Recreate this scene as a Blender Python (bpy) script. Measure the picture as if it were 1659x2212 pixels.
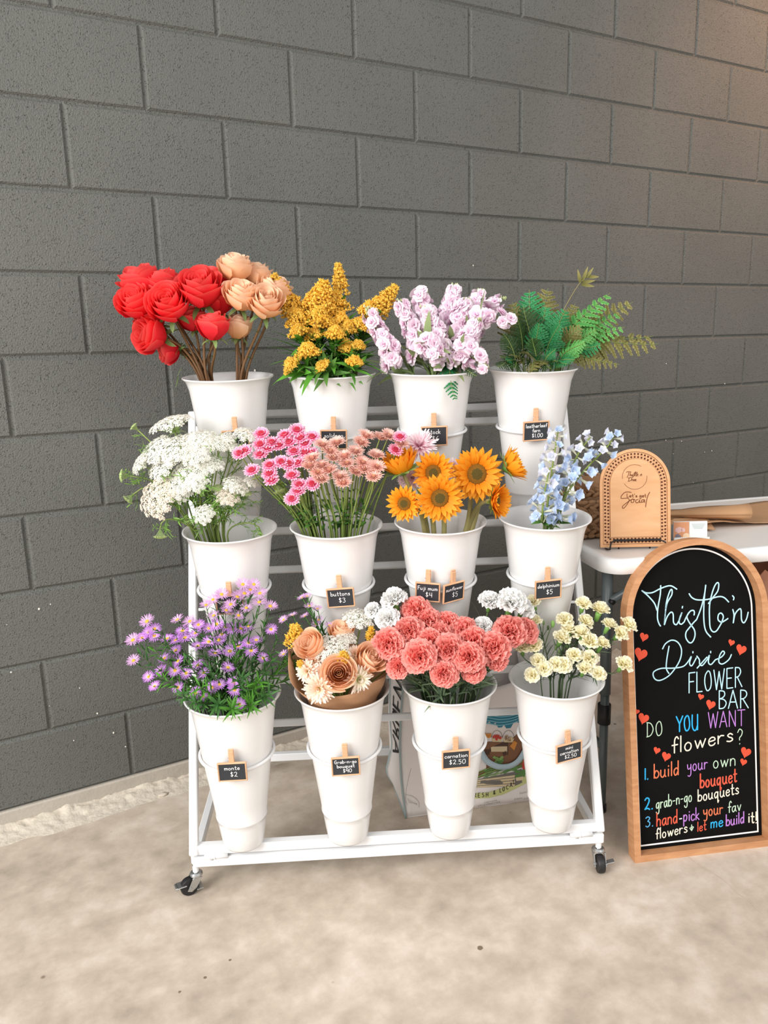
import bpy, math, random
from math import sin, cos, pi, sqrt, radians
from mathutils import Vector, Matrix
V = Vector
random.seed(7)
for o in list(bpy.data.objects): bpy.data.objects.remove(o)
S = bpy.context.scene
COL = S.collection

# ---------------------------------------------------------------- camera, world, light, exposure
CAM = V((-0.5390, -2.1838, 1.2824))
RX = V((0.87237, -0.48819, -0.02515)).normalized()
FW = V((0.47229, 0.85500, -0.21427)).normalized()
RX = (RX - FW*RX.dot(FW)).normalized()
UP = RX.cross(FW)
FPX = 1672.67
cd = bpy.data.cameras.new('camera'); cam = bpy.data.objects.new('camera', cd); COL.objects.link(cam)
cd.sensor_fit = 'HORIZONTAL'; cd.sensor_width = 36.0; cd.lens = 36.0*FPX/1659.0
cd.clip_start = 0.05; cd.clip_end = 100
m3 = Matrix((RX, UP, -FW)).transposed()
cam.matrix_world = Matrix.Translation(CAM) @ m3.to_4x4()
S.camera = cam

S.view_settings.view_transform = 'Standard'; S.view_settings.look = 'None'
S.view_settings.gamma = 1.0; S.view_settings.use_curve_mapping = False
S.view_settings.exposure = 0.2

w = bpy.data.worlds.new('world'); S.world = w; w.use_nodes = True
bg = w.node_tree.nodes['Background']; bg.inputs[0].default_value = (1.0, 0.992, 0.985, 1); bg.inputs[1].default_value = 0.60

def area(name, loc, target, size, sizey, energy, color):
    l = bpy.data.lights.new(name, 'AREA'); l.shape = 'RECTANGLE'; l.size = size; l.size_y = sizey
    l.energy = energy; l.color = color
    o = bpy.data.objects.new(name, l); COL.objects.link(o); o.location = loc
    o.rotation_euler = (V(target)-V(loc)).to_track_quat('-Z', 'Y').to_euler()
    return o
area('daylight_door', (-4.0, -2.1, 2.7), (0.3, -0.3, 0.7), 2.6, 2.6, 235, (1.0, 0.985, 0.965))
area('daylight_front', (0.6, -4.6, 3.2), (0.3, -0.6, 0.4), 3.0, 2.0, 60, (1.0, 0.975, 0.95))
l = bpy.data.lights.new('warm_lamp', 'SPOT'); l.energy = 85; l.color = (1.0, 0.50, 0.24); l.spot_size = radians(84); l.spot_blend = 1.0; l.shadow_soft_size = 0.12
o = bpy.data.objects.new('warm_lamp', l); COL.objects.link(o); o.location = (3.0, -0.9, 3.1); o.rotation_euler = (V((2.6, 0, 2.2))-V(o.location)).to_track_quat('-Z', 'Y').to_euler()

# ---------------------------------------------------------------- helpers
def lin(c):
    c = c/255.0
    return c/12.92 if c <= 0.04045 else ((c+0.055)/1.055)**2.4
def rgb(r, g, b): return (lin(r), lin(g), lin(b), 1)

def newmat(name):
    m = bpy.data.materials.new(name); m.use_nodes = True
    return m, m.node_tree, m.node_tree.nodes['Principled BSDF']
def mat(name, c, rough=0.5, var=0.12, scale=20, bump=0.0, bscale=60, metal=0.0, spec=0.5):
    """plain procedural material: a colour with noise variation and an optional bump"""
    m, t, p = newmat(name); N = t.nodes; Lk = t.links
    tc = N.new('ShaderNodeTexCoord'); nz = N.new('ShaderNodeTexNoise'); nz.inputs['Scale'].default_value = scale; nz.inputs['Detail'].default_value = 4
    Lk.new(tc.outputs['Object'], nz.inputs['Vector'])
    mx = N.new('ShaderNodeMix'); mx.data_type = 'RGBA'
    c = rgb(*c)
    mx.inputs[6].default_value = tuple(x*(1-var) for x in c[:3])+(1,); mx.inputs[7].default_value = tuple(min(1, x*(1+var)) for x in c[:3])+(1,)
    Lk.new(nz.outputs['Fac'], mx.inputs[0]); Lk.new(mx.outputs[2], p.inputs['Base Color'])
    p.inputs['Roughness'].default_value = rough; p.inputs['Metallic'].default_value = metal
    p.inputs['Specular IOR Level'].default_value = spec
    if bump:
        n2 = N.new('ShaderNodeTexNoise'); n2.inputs['Scale'].default_value = bscale; n2.inputs['Detail'].default_value = 5
        b = N.new('ShaderNodeBump'); b.inputs['Strength'].default_value = bump; b.inputs['Distance'].default_value = 0.004
        Lk.new(tc.outputs['Object'], n2.inputs['Vector']); Lk.new(n2.outputs['Fac'], b.inputs['Height']); Lk.new(b.outputs[0], p.inputs['Normal'])
    return m
def petalmat(name, stops, var=0.10, trans=0.26, rough=0.55):
    """petal: colour runs from the base (t=0) to the tip (t=1) of each petal, a little different per flower"""
    m, t, p = newmat(name); N = t.nodes; Lk = t.links
    at_ = N.new('ShaderNodeAttribute'); at_.attribute_name = 't'
    r = N.new('ShaderNodeValToRGB'); e = r.color_ramp.elements
    while len(e) < len(stops): e.new(0.5)
    for k, (pos, c) in enumerate(stops): e[k].position = pos; e[k].color = rgb(*c)
    Lk.new(at_.outputs['Fac'], r.inputs[0])
    oi = N.new('ShaderNodeObjectInfo'); mr = N.new('ShaderNodeMapRange')
    mr.inputs[3].default_value = 1-var; mr.inputs[4].default_value = 1+var
    Lk.new(oi.outputs['Random'], mr.inputs[0])
    hs = N.new('ShaderNodeHueSaturation'); Lk.new(r.outputs[0], hs.inputs['Color']); Lk.new(mr.outputs[0], hs.inputs['Value'])
    Lk.new(hs.outputs[0], p.inputs['Base Color']); p.inputs['Roughness'].default_value = rough; p.inputs['Specular IOR Level'].default_value = 0.25
    tr = N.new('ShaderNodeBsdfTranslucent'); Lk.new(hs.outputs[0], tr.inputs[0])
    ms = N.new('ShaderNodeMixShader'); ms.inputs[0].default_value = trans
    Lk.new(p.outputs[0], ms.inputs[1]); Lk.new(tr.outputs[0], ms.inputs[2])
    Lk.new(ms.outputs[0], N['Material Output'].inputs[0])
    return m
def woodmat(name, c1, c2, scale=8, stretch=(1, 1, 12), rough=0.5):
    m, t, p = newmat(name); N = t.nodes; Lk = t.links
    tc = N.new('ShaderNodeTexCoord'); mp = N.new('ShaderNodeMapping'); mp.inputs['Scale'].default_value = stretch
    nz = N.new('ShaderNodeTexNoise'); nz.inputs['Scale'].default_value = scale; nz.inputs['Detail'].default_value = 6; nz.inputs['Distortion'].default_value = 0.6
    r = N.new('ShaderNodeValToRGB'); r.color_ramp.elements[0].position = .3; r.color_ramp.elements[1].position = .7
    r.color_ramp.elements[0].color = rgb(*c1); r.color_ramp.elements[1].color = rgb(*c2)
    Lk.new(tc.outputs['Object'], mp.inputs[0]); Lk.new(mp.outputs[0], nz.inputs['Vector']); Lk.new(nz.outputs['Fac'], r.inputs[0]); Lk.new(r.outputs[0], p.inputs['Base Color'])
    p.inputs['Roughness'].default_value = rough
    return m

class MB:
    """collects geometry; build() links it as ONE mesh object"""
    def __init__(s): s.v = []; s.f = []; s.t = []; s.m = []
    def vert(s, p, t=0.0): s.v.append((p[0], p[1], p[2])); s.t.append(t); return len(s.v)-1
    def face(s, idx, m=0): s.f.append(tuple(idx)); s.m.append(m)
    def grid(s, P, m=0, T=None, closeu=False):
        nu = len(P); nv = len(P[0]); b = len(s.v)
        for i in range(nu):
            for j in range(nv): s.vert(P[i][j], T[i] if T else 0.0)
        for i in range(nu-1):
            for j in range(nv-1 if not closeu else nv):
                j2 = (j+1) % nv
                s.face((b+i*nv+j, b+i*nv+j2, b+(i+1)*nv+j2, b+(i+1)*nv+j), m)
    def box(s, lo, hi, M=None, m=0, bev=0.0):
        x0, y0, z0 = lo; x1, y1, z1 = hi
        if bev <= 0:
            c = [V((x, y, z)) for z in (z0, z1) for y in (y0, y1) for x in (x0, x1)]
            F = [(0, 2, 3, 1), (4, 5, 7, 6), (0, 1, 5, 4), (2, 6, 7, 3), (0, 4, 6, 2), (1, 3, 7, 5)]
        else:
            # 24-vertex chamfered box
            c = []; ix = {}
            for X in (0, 1):
                for Y in (0, 1):
                    for Z in (0, 1):
                        p = [(x0, x1)[X], (y0, y1)[Y], (z0, z1)[Z]]; sg = [(1, -1)[X], (1, -1)[Y], (1, -1)[Z]]
                        for ax in range(3):
                            q = list(p)
                            for k in range(3):
                                if k != ax: q[k] += sg[k]*bev
                            ix[(X, Y, Z, ax)] = len(c); c.append(V(q))
            F = []
            for ax in range(3):
                o1, o2 = [k for k in range(3) if k != ax]
                for sd in (0, 1):
                    loop = []
                    for a, b in ((0, 0), (1, 0), (1, 1), (0, 1)):
                        k = [0, 0, 0]; k[ax] = sd; k[o1] = a; k[o2] = b; loop.append(ix[(*k, ax)])
                    F.append(loop)
                for a in (0, 1):
                    for b in (0, 1):
                        k0 = [0]*3; k0[o1] = a; k0[o2] = b; k1 = list(k0); k1[ax] = 1
                        F.append([ix[(*k0, o1)], ix[(*k1, o1)], ix[(*k1, o2)], ix[(*k0, o2)]])
            for X in (0, 1):
                for Y in (0, 1):
                    for Z in (0, 1): F.append([ix[(X, Y, Z, a)] for a in range(3)])
        b0 = len(s.v)
        for p in c: s.vert(M @ p if M else p)
        for f in F: s.face([b0+i for i in f], m)
    def tube(s, pts, r0, r1=None, n=6, m=0, cap=True, T=None):
        r1 = r0 if r1 is None else r1
        pts = [V(p) for p in pts]; k = len(pts)
        d = (pts[1]-pts[0]).normalized(); a = d.orthogonal().normalized(); P = []
        for i, p in enumerate(pts):
            d = (pts[min(i+1, k-1)]-pts[max(i-1, 0)]).normalized()
            a = (a-d*a.dot(d)).normalized(); b = d.cross(a); r = r0+(r1-r0)*i/(k-1)
            P.append([p+(a*cos(2*pi*j/n)+b*sin(2*pi*j/n))*r for j in range(n)])
        b0 = len(s.v); s.grid(P, m, [i/(k-1) for i in range(k)], closeu=True)
        if cap:
            s.face([b0+j for j in range(n)][::-1], m); s.face([b0+(k-1)*n+j for j in range(n)], m)
    def lathe(s, prof, n=48, M=None, m=0, T=None):
        P = [[(M @ V((r*cos(2*pi*j/n), r*sin(2*pi*j/n), z)) if M else V((r*cos(2*pi*j/n), r*sin(2*pi*j/n), z))) for j in range(n)] for r, z in prof]
        s.grid(P, m, T, closeu=True)
    def blob(s, c, r, n=6, k=4, m=0, sq=(1, 1, 1), t=0.0, M=None):
        P = []
        for i in range(k+1):
            a = pi*i/k
            P.append([V(((sin(a)*cos(2*pi*j/n))*r*sq[0], (sin(a)*sin(2*pi*j/n))*r*sq[1], -cos(a)*r*sq[2])) for j in range(n)])
        P = [[(M @ q if M else q)+V(c) for q in row] for row in P]
        s.grid(P, m, [t]*(k+1), closeu=True)
    def petal(s, phi, r0, z0, L, W, a0, a1, prof, nu=4, nv=2, cup=0.0, ruf=0.0, rf=3.0, rnd=0.0, m=0, M=None):
        d = V((cos(phi), sin(phi), 0)); tt = V((-sin(phi), cos(phi), 0)); zz = V((0, 0, 1)); r = r0; z = z0; P = []
        for i in range(nu+1):
            u = i/nu; a = a0+(a1-a0)*u
            if i: r += L/nu*cos(a); z += L/nu*sin(a)
            wd = W/2*prof(u); nn = -sin(a)*d+cos(a)*zz; row = []
            for j in range(nv+1):
                q = -1+2*j/nv
                p = d*r+zz*z+tt*(q*wd)+nn*(cup*q*q*wd+ruf*sin(q*rf*pi+rnd)*u*u*W)
                row.append(M @ p if M else p)
            P.append(row)
        s.grid(P, m, [i/nu for i in range(nu+1)])
    def leaf(s, base, d, up, L, W, droop=0.3, fold=0.15, nu=6, m=0):
        d = V(d).normalized(); up = V(up); up = (up-d*up.dot(d))
        up = up.normalized() if up.length > 1e-5 else d.orthogonal().normalized()
        sd = d.cross(up); p = V(base); P = []
        for i in range(nu+1):
            u = i/nu; a = -droop*u*1.6
            if i: p = p+(d*cos(a)+up*sin(a))*(L/nu)
            wd = W/2*(sin(pi*min(1, .06+.94*u)**.75))**.9 if i < nu else 0.0005
            nn = up*cos(a)-d*sin(a)
            P.append([p-sd*wd+nn*fold*wd, p, p+sd*wd+nn*fold*wd])
        s.grid(P, m, [i/nu for i in range(nu+1)])
    def poly(s, pts, m=0):
        b = len(s.v)
        for p in pts: s.vert(p)
        s.face(range(b, len(s.v)), m)
    def mesh(s, name, mats, smooth=True):
        me = bpy.data.meshes.new(name); me.from_pydata(s.v, [], s.f)
        for q in (mats if isinstance(mats, (list, tuple)) else [mats]): me.materials.append(q)
        if any(s.m): me.polygons.foreach_set('material_index', s.m)
        if any(s.t):
            at_ = me.attributes.new('t', 'FLOAT', 'POINT'); at_.data.foreach_set('value', s.t)
        me.polygons.foreach_set('use_smooth', [smooth]*len(s.f)); me.update()
        return me
    def build(s, name, mats, parent=None, smooth=True):
        return link(name, s.mesh(name, mats, smooth), parent)
def link(name, me, parent=None, M=None, label=None):
    o = bpy.data.objects.new(name, me); COL.objects.link(o)
    if parent: o.parent = parent
    if M is not None: o.matrix_basis = M
    if label: o['label'] = label
    return o
def tag(o, label, cat, group=None):
    o['label'] = label; o['category'] = cat
    if group: o['group'] = group
    return o
def thing(name, label, cat, M=None, group=None):
    o = bpy.data.objects.new(name, None); COL.objects.link(o); o.empty_display_size = 0.02
    if M is not None: o.matrix_basis = M if isinstance(M, Matrix) else Matrix.Translation(V(M))
    return tag(o, label, cat, group)
def struct(o): o['kind'] = 'structure'; return o
def shadeflat(o, ang=35):
    try: o.data.set_sharp_from_angle(angle=radians(ang))
    except Exception: pass
    return o
def frameM(o, x, y, z): return Matrix.Translation(V(o)) @ Matrix((x, y, z)).transposed().to_4x4()
def lookM(o, z, roll=0.0):
    z = V(z).normalized(); x = z.orthogonal().normalized(); y = z.cross(x)
    x2 = x*cos(roll)+y*sin(roll); return frameM(o, x2, z.cross(x2), z)
def ray(x, y): return (RX*(x-829.5)-UP*(y-1106)+FW*FPX)/FPX
def onplane(x, y, P, n):
    d = ray(x, y); n = V(n); return CAM+d*((V(P)-CAM).dot(n)/d.dot(n))
def px(p):
    q = V(p)-CAM; z = q.dot(FW); return (829.5+FPX*q.dot(RX)/z, 1106-FPX*q.dot(UP)/z)
def depth(p): return (V(p)-CAM).dot(FW)
def bez(a, b, c, d, n=8):
    return [a*(1-t)**3+b*3*t*(1-t)**2+c*3*t*t*(1-t)+d*t**3 for t in [i/n for i in range(n+1)]]
def U(a, b): return random.uniform(a, b)
def noise3(x, y, z=0.0):
    from mathutils import noise
    return noise.noise(V((x, y, z)))

# ---------------------------------------------------------------- materials
M = {}
M['white_metal'] = mat('white_metal', (236, 237, 238), 0.35, 0.02)
M['plastic'] = mat('white_plastic', (234, 233, 232), 0.22, 0.015, 6)
M['chrome'] = mat('zinc_metal', (190, 192, 192), 0.28, 0.15, 40, metal=0.9)
M['rubber'] = mat('black_rubber', (28, 28, 29), 0.5, 0.2)
M['clipwood'] = woodmat('clip_wood', (212, 162, 122), (226, 180, 142), 30)
M['slate'] = mat('chalkboard_slate', (48, 51, 56), 0.7, 0.2, 30)
M['paint_white'] = mat('white_marker', (250, 250, 250), 0.6, 0.01)
M['signwood'] = woodmat('sign_frame_wood', (186, 130, 88), (208, 154, 110), 6, (3, 3, 14))
M['blackboard'] = mat('blackboard', (19, 19, 19), 0.8, 0.25, 14, spec=0.06)
M['table'] = mat('white_table_plastic', (232, 226, 220), 0.4, 0.02, 30, 0.1, 300)
M['tablelip'] = mat('table_rim_plastic', (242, 242, 241), 0.4, 0.01)
M['steel'] = mat('grey_painted_steel', (98, 108, 110), 0.35, 0.06)
M['panelwood'] = woodmat('birch_panel', (226, 170, 120), (238, 188, 140), 5, (2, 2, 9))
M['panelrim'] = woodmat('birch_rim', (222, 165, 116), (232, 178, 130), 5, (2, 2, 9))
M['burnt'] = mat('burnt_wood', (92, 48, 26), 0.8, 0.2, 60)
M['engrave'] = mat('engraved_wood', (128, 72, 38), 0.8, 0.1, 60)
M['iron'] = mat('black_iron', (24, 22, 24), 0.4, 0.2)
M['straw'] = mat('woven_straw', (178, 136, 98), 0.75, 0.22, 40, 0.4, 180)
M['kraft'] = mat('kraft_paper', (190, 146, 106), 0.8, 0.06, 12, 0.15, 60)
M['kraftin'] = mat('kraft_paper_wrap', (182, 138, 102), 0.8, 0.07, 14, 0.2, 50)
M['bag'] = mat('bag_laminate', (246, 240, 238), 0.4, 0.02, 8, 0.25, 12)
M['piping'] = mat('bag_piping', (168, 186, 188), 0.6, 0.05)
M['strap'] = mat('pale_blue_strap', (190, 214, 226), 0.7, 0.06, 60)
M['ink'] = mat('black_ink', (30, 28, 30), 0.6, 0.05)
M['acrylic'] = mat('clear_acrylic', (225, 230, 228), 0.1, 0.01)
M['card'] = mat('white_card', (236, 238, 236), 0.5, 0.01)
def flat(n, *c): M[n] = mat(n, c, 0.65, 0.06, 30)
flat('chalk_aqua', 190, 232, 244); flat('chalk_cyan', 40, 178, 236); flat('chalk_purple', 190, 130, 214); flat('chalk_green', 196, 222, 196)
flat('chalk_cream', 246, 234, 214); flat('chalk_orange', 224, 118, 78); flat('chalk_red', 232, 92, 66); flat('chalk_white', 248, 248, 248); flat('chalk_blue', 90, 180, 232)
flat('heart_red', 228, 82, 52); flat('print_teal', 52, 136, 160); flat('print_teal_light', 130, 196, 214); flat('print_red', 206, 70, 56); flat('print_brown', 138, 96, 70)
flat('print_dark', 84, 62, 50); flat('print_green', 96, 142, 76); flat('print_green_light', 138, 172, 98); flat('print_cream', 226, 208, 170); flat('print_lime', 212, 216, 150); flat('print_orange', 226, 150, 70)
flat('print_grey', 120, 118, 112); flat('photo_orange', 214, 150, 110); flat('photo_pink', 226, 186, 180); flat('photo_grey', 128, 124, 134); flat('photo_tan', 236, 204, 170); flat('mortar_speck', 226, 222, 212)

def leafmat(n, c1, c2, tr=0.25): M[n] = petalmat(n, [(0, c1), (1, c2)], 0.14, tr, 0.5)
leafmat('stem_green', (110, 128, 66), (140, 158, 84), 0.05); leafmat('stem_dark', (74, 92, 62), (92, 112, 70), 0.05)
leafmat('stem_brown', (96, 66, 42), (122, 92, 56), 0.0); leafmat('stem_pale', (158, 150, 98), (150, 140, 92), 0.05)
leafmat('leaf_rose', (96, 120, 66), (140, 168, 104)); leafmat('leaf_bright', (66, 124, 40), (104, 172, 62)); leafmat('leaf_mid', (62, 104, 44), (92, 136, 60))
leafmat('leaf_sage', (132, 152, 98), (150, 168, 114)); leafmat('leaf_aster', (44, 92, 44), (86, 134, 66)); leafmat('leaf_carn', (84, 106, 82), (120, 140, 108))
leafmat('fern_green', (20, 96, 52), (72, 160, 100)); leafmat('fern_bright', (60, 140, 66), (128, 190, 106)); leafmat('fern_olive', (92, 92, 44), (158, 150, 92)); leafmat('fern_shade_dark', (34, 62, 32), (70, 96, 50))  # last green is darkened to hold the shade inside the fern bunch
leafmat('feathery', (96, 142, 62), (150, 186, 96)); leafmat('umbel_green', (160, 188, 110), (206, 222, 160)); leafmat('calyx_green', (110, 160, 76), (150, 194, 110))
M['rose_red'] = petalmat('rose_red', [(0, (226, 26, 42)), (.7, (246, 52, 62)), (1, (253, 100, 96))], 0.06)
M['rose_peach'] = petalmat('rose_peach', [(0, (252, 184, 122)), (.6, (254, 206, 160)), (1, (255, 221, 192))], 0.04)
M['solidago'] = petalmat('goldenrod_yellow', [(0, (246, 188, 56)), (1, (255, 220, 104))], 0.08)
M['stock'] = petalmat('stock_pink', [(0, (230, 172, 206)), (.45, (247, 220, 238)), (1, (253, 241, 248))], 0.05)
M['stock_bud'] = petalmat('stock_bud', [(0, (200, 214, 150)), (1, (226, 226, 190))], 0.06)
M['lace'] = petalmat('lace_white', [(0, (236, 232, 206)), (1, (255, 253, 248))], 0.04)
M['lace_peach'] = petalmat('lace_cream', [(0, (232, 216, 188)), (1, (253, 240, 228))], 0.04)
M['hotpink'] = petalmat('button_pink', [(0, (232, 70, 128)), (.4, (246, 140, 184)), (1, (255, 222, 236))], 0.05)
M['hotpink_disc'] = petalmat('button_disc', [(0, (222, 54, 96)), (1, (226, 96, 96))], 0.05)
M['salmon'] = petalmat('button_salmon', [(0, (246, 190, 166)), (1, (254, 218, 208))], 0.05)
M['salmon_disc'] = petalmat('button_salmon_disc', [(0, (232, 190, 130)), (1, (236, 178, 140))], 0.05)
M['sunpetal'] = petalmat('sunflower_orange', [(0, (238, 138, 14)), (.5, (250, 164, 34)), (1, (252, 178, 56))], 0.05)
M['sundisc'] = mat('sunflower_disc', (150, 104, 24), 0.8, 0.35, 300); M['sundisc_mid'] = mat('sunflower_disc_centre', (98, 84, 30), 0.8, 0.3, 300)
M['fuji'] = petalmat('fuji_pink', [(0, (242, 160, 186)), (.4, (248, 206, 218)), (1, (252, 240, 242))], 0.03)
M['delph'] = petalmat('delphinium_blue', [(0, (226, 232, 246)), (.5, (194, 216, 246)), (1, (222, 232, 251))], 0.05)
M['delph_pale'] = petalmat('delphinium_pale', [(0, (228, 232, 222)), (.5, (220, 224, 244)), (1, (238, 238, 248))], 0.04)
M['delph_spur'] = petalmat('delphinium_spur', [(0, (224, 226, 214)), (1, (226, 226, 186))], 0.04)
M['aster'] = petalmat('aster_purple', [(0, (250, 226, 250)), (.4, (234, 180, 245)), (1, (210, 136, 236))], 0.14)
M['aster_pale'] = petalmat('aster_lilac', [(0, (242, 214, 243)), (1, (230, 176, 232))], 0.08)
M['aster_disc'] = mat('aster_disc', (240, 198, 72), 0.8, 0.15, 200)
M['coral'] = petalmat('carnation_coral', [(0, (255, 84, 76)), (.5, (255, 124, 112)), (1, (255, 178, 168))], 0.05)
M['carn_white'] = petalmat('carnation_white', [(0, (248, 247, 240)), (1, (255, 255, 254))], 0.02)
M['carn_yellow'] = petalmat('carnation_yellow', [(0, (248, 236, 180)), (1, (255, 251, 228))], 0.03)
M['mum_peach'] = petalmat('mum_peach', [(0, (250, 224, 140)), (.35, (253, 222, 194)), (1, (255, 238, 226))], 0.03)
M['mum_green'] = petalmat('mum_green', [(0, (186, 206, 100)), (.4, (236, 226, 196)), (1, (252, 232, 222))], 0.03)

# ---------------------------------------------------------------- setting: block wall, curb, rubble strip, floor
def wall_material():
    m, t, p = newmat('painted_block'); N = t.nodes; Lk = t.links
    tc = N.new('ShaderNodeTexCoord')
    n1 = N.new('ShaderNodeTexNoise'); n1.inputs['Scale'].default_value = 230; n1.inputs['Detail'].default_value = 4; n1.inputs['Roughness'].default_value = .6
    n2 = N.new('ShaderNodeTexNoise'); n2.inputs['Scale'].default_value = 70; n2.inputs['Detail'].default_value = 3
    n3 = N.new('ShaderNodeTexNoise'); n3.inputs['Scale'].default_value = 3.0; n3.inputs['Detail'].default_value = 5
    vo = N.new('ShaderNodeTexVoronoi'); vo.inputs['Scale'].default_value = 190
    for n in (n1, n2, n3, vo): Lk.new(tc.outputs['Object'], n.inputs['Vector'])
    pit = N.new('ShaderNodeMapRange'); pit.inputs[1].default_value = .12; pit.inputs[2].default_value = .3; Lk.new(vo.outputs['Distance'], pit.inputs[0])
    gate = N.new('ShaderNodeMapRange'); gate.inputs[1].default_value = .40; gate.inputs[2].default_value = .56; Lk.new(n2.outputs['Fac'], gate.inputs[0])
    mxp = N.new('ShaderNodeMath'); mxp.operation = 'MAXIMUM'; Lk.new(pit.outputs[0], mxp.inputs[0]); Lk.new(gate.outputs[0], mxp.inputs[1])
    h = N.new('ShaderNodeMath'); h.operation = 'MULTIPLY_ADD'; h.inputs[1].default_value = 1.0; Lk.new(n1.outputs['Fac'], h.inputs[0]); Lk.new(mxp.outputs[0], h.inputs[2])
    b = N.new('ShaderNodeBump'); b.inputs['Strength'].default_value = 1.0; b.inputs['Distance'].default_value = .0036
    Lk.new(h.outputs[0], b.inputs['Height']); Lk.new(b.outputs[0], p.inputs['Normal'])
    mx = N.new('ShaderNodeMix'); mx.data_type = 'RGBA'; mx.inputs[6].default_value = rgb(88, 90, 86); mx.inputs[7].default_value = rgb(106, 107, 102)
    Lk.new(n3.outputs['Fac'], mx.inputs[0]); Lk.new(mx.outputs[2], p.inputs['Base Color'])
    p.inputs['Roughness'].default_value = .46; p.inputs['Specular IOR Level'].default_value = .5
    return m
M['wall'] = wall_material()
B = 0.2032; ZA = 2.082            # half a block; height of the mortar line the counting starts from
def build_wall():
    mb = MB(); g = 0.0085; dp = 0.006
    def jig(a, b): return 0.0012*noise3(a*3.1, b*2.7)
    for k in range(-8, 10):                       # courses, top z = ZA - k*B
        z1 = ZA-k*B; z0 = z1-B; par = 0 if (k % 2 == 0) else 1
        for u in range(-18+par, 50, 2):
            x0 = u*B; x1 = x0+2*B; j = jig(u, k)
            xs = [x0, x0+g*.3, x0+g*.65, x0+g, x1-g, x1-g*.65, x1-g*.3, x1]; zs = [z0, z0+g*.3, z0+g*.65, z0+g, z1-g, z1-g*.65, z1-g*.3, z1]
            P = []
            for iz, z in enumerate(zs):
                row = []
                for ix, x in enumerate(xs):
                    e = min(min(ix, 7-ix), min(iz, 7-iz)); y = (dp, dp*.88, dp*.45, 0.0)[e]+(j if e == 3 else 0)
                    row.append((x, y, z))
                P.append(row)
            mb.grid(P)
    o = mb.build('wall_back', M['wall'], smooth=False); return struct(o)
build_wall()
mb = MB()
for k in range(26):                                # flecks of mortar and chipped paint
    x, y = random.choice([(U(1380, 1560), U(930, 1070)), (U(0, 300), U(1250, 1700)), (U(0, 1600), U(380, 900))])
    p = onplane(x, y, (0, -0.001, 0), (0, 1, 0)); mb.blob(p, U(.0012, .0032), sq=(1, .4, U(.6, 1.3)))
flk = mb.build('paint_flecks', M['mortar_speck']); flk['kind'] = 'structure'; flk.name = 'trim_3'

def floor_material():
    m, t, p = newmat('concrete'); N = t.nodes; Lk = t.links
    tc = N.new('ShaderNodeTexCoord')
    def noise(s, d, dist=0.0, rough=.55, vec=None):
        n = N.new('ShaderNodeTexNoise'); n.inputs['Scale'].default_value = s; n.inputs['Detail'].default_value = d; n.inputs['Distortion'].default_value = dist; n.inputs['Roughness'].default_value = rough
        Lk.new(vec or tc.outputs['Object'], n.inputs['Vector']); return n
    big = noise(2.2, 9, .25, .68); mid = noise(14, 8, .0, .62); fine = noise(120, 3)
    mp = N.new('ShaderNodeMapping'); mp.inputs['Rotation'].default_value = (0, 0, .55); mp.inputs['Scale'].default_value = (1, 3, 1); Lk.new(tc.outputs['Object'], mp.inputs[0])
    streak = noise(1.6, 9, .1, .6, mp.outputs[0])
    r = N.new('ShaderNodeValToRGB'); e = r.color_ramp.elements; e[0].position = .37; e[0].color = rgb(168, 154, 139); e[1].position = .66; e[1].color = rgb(232, 220, 207)
    x = e.new(.5); x.color = rgb(200, 185, 168)
    a = N.new('ShaderNodeMath'); a.operation = 'MULTIPLY_ADD'; a.inputs[1].default_value = .36; Lk.new(big.outputs['Fac'], a.inputs[0])
    b = N.new('ShaderNodeMath'); b.operation = 'MULTIPLY_ADD'; b.inputs[1].default_value = .40; Lk.new(mid.outputs['Fac'], b.inputs[0])
    c = N.new('ShaderNodeMath'); c.operation = 'MULTIPLY'; c.inputs[1].default_value = .24; Lk.new(streak.outputs['Fac'], c.inputs[0])
    Lk.new(c.outputs[0], b.inputs[2]); Lk.new(b.outputs[0], a.inputs[2]); Lk.new(a.outputs[0], r.inputs[0])
    vo = N.new('ShaderNodeTexVoronoi'); vo.inputs['Scale'].default_value = 7; Lk.new(tc.outputs['Object'], vo.inputs['Vector'])
    sp = N.new('ShaderNodeMapRange'); sp.inputs[1].default_value = .02; sp.inputs[2].default_value = .05; Lk.new(vo.outputs['Distance'], sp.inputs[0])
    mx = N.new('ShaderNodeMix'); mx.data_type = 'RGBA'; mx.inputs[6].default_value = rgb(120, 104, 88); Lk.new(sp.outputs[0], mx.inputs[0]); Lk.new(r.outputs[0], mx.inputs[7])
    Lk.new(mx.outputs[2], p.inputs['Base Color'])
    rr = N.new('ShaderNodeMapRange'); rr.inputs[3].default_value = .35; rr.inputs[4].default_value = .6; Lk.new(mid.outputs['Fac'], rr.inputs[0]); Lk.new(rr.outputs[0], p.inputs['Roughness'])
    bp = N.new('ShaderNodeBump'); bp.inputs['Strength'].default_value = .08; bp.inputs['Distance'].default_value = .002; Lk.new(fine.outputs['Fac'], bp.inputs['Height']); Lk.new(bp.outputs[0], p.inputs['Normal'])
    return m
M['floor'] = floor_material()
mb = MB(); mb.box((-6, -7, -0.05), (9, 0.1, 0.0)); fl = struct(mb.build('floor', M['floor'], smooth=False))
def strip(pts, w, nrm, off=0.0):
    """flat ribbon along points lying in a plane with normal nrm"""
    mb = MB(); pts = [V(p)+V(nrm)*off for p in pts]; P = []
    for i, p in enumerate(pts):
        d = (pts[min(i+1, len(pts)-1)]-pts[max(i-1, 0)]).normalized(); s_ = d.cross(V(nrm)); P.append([p-s_*w/2, p+s_*w/2])
    mb.grid(P); return mb
M['crack'] = mat('floor_crack', (208, 194, 176), .8, .2)
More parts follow.
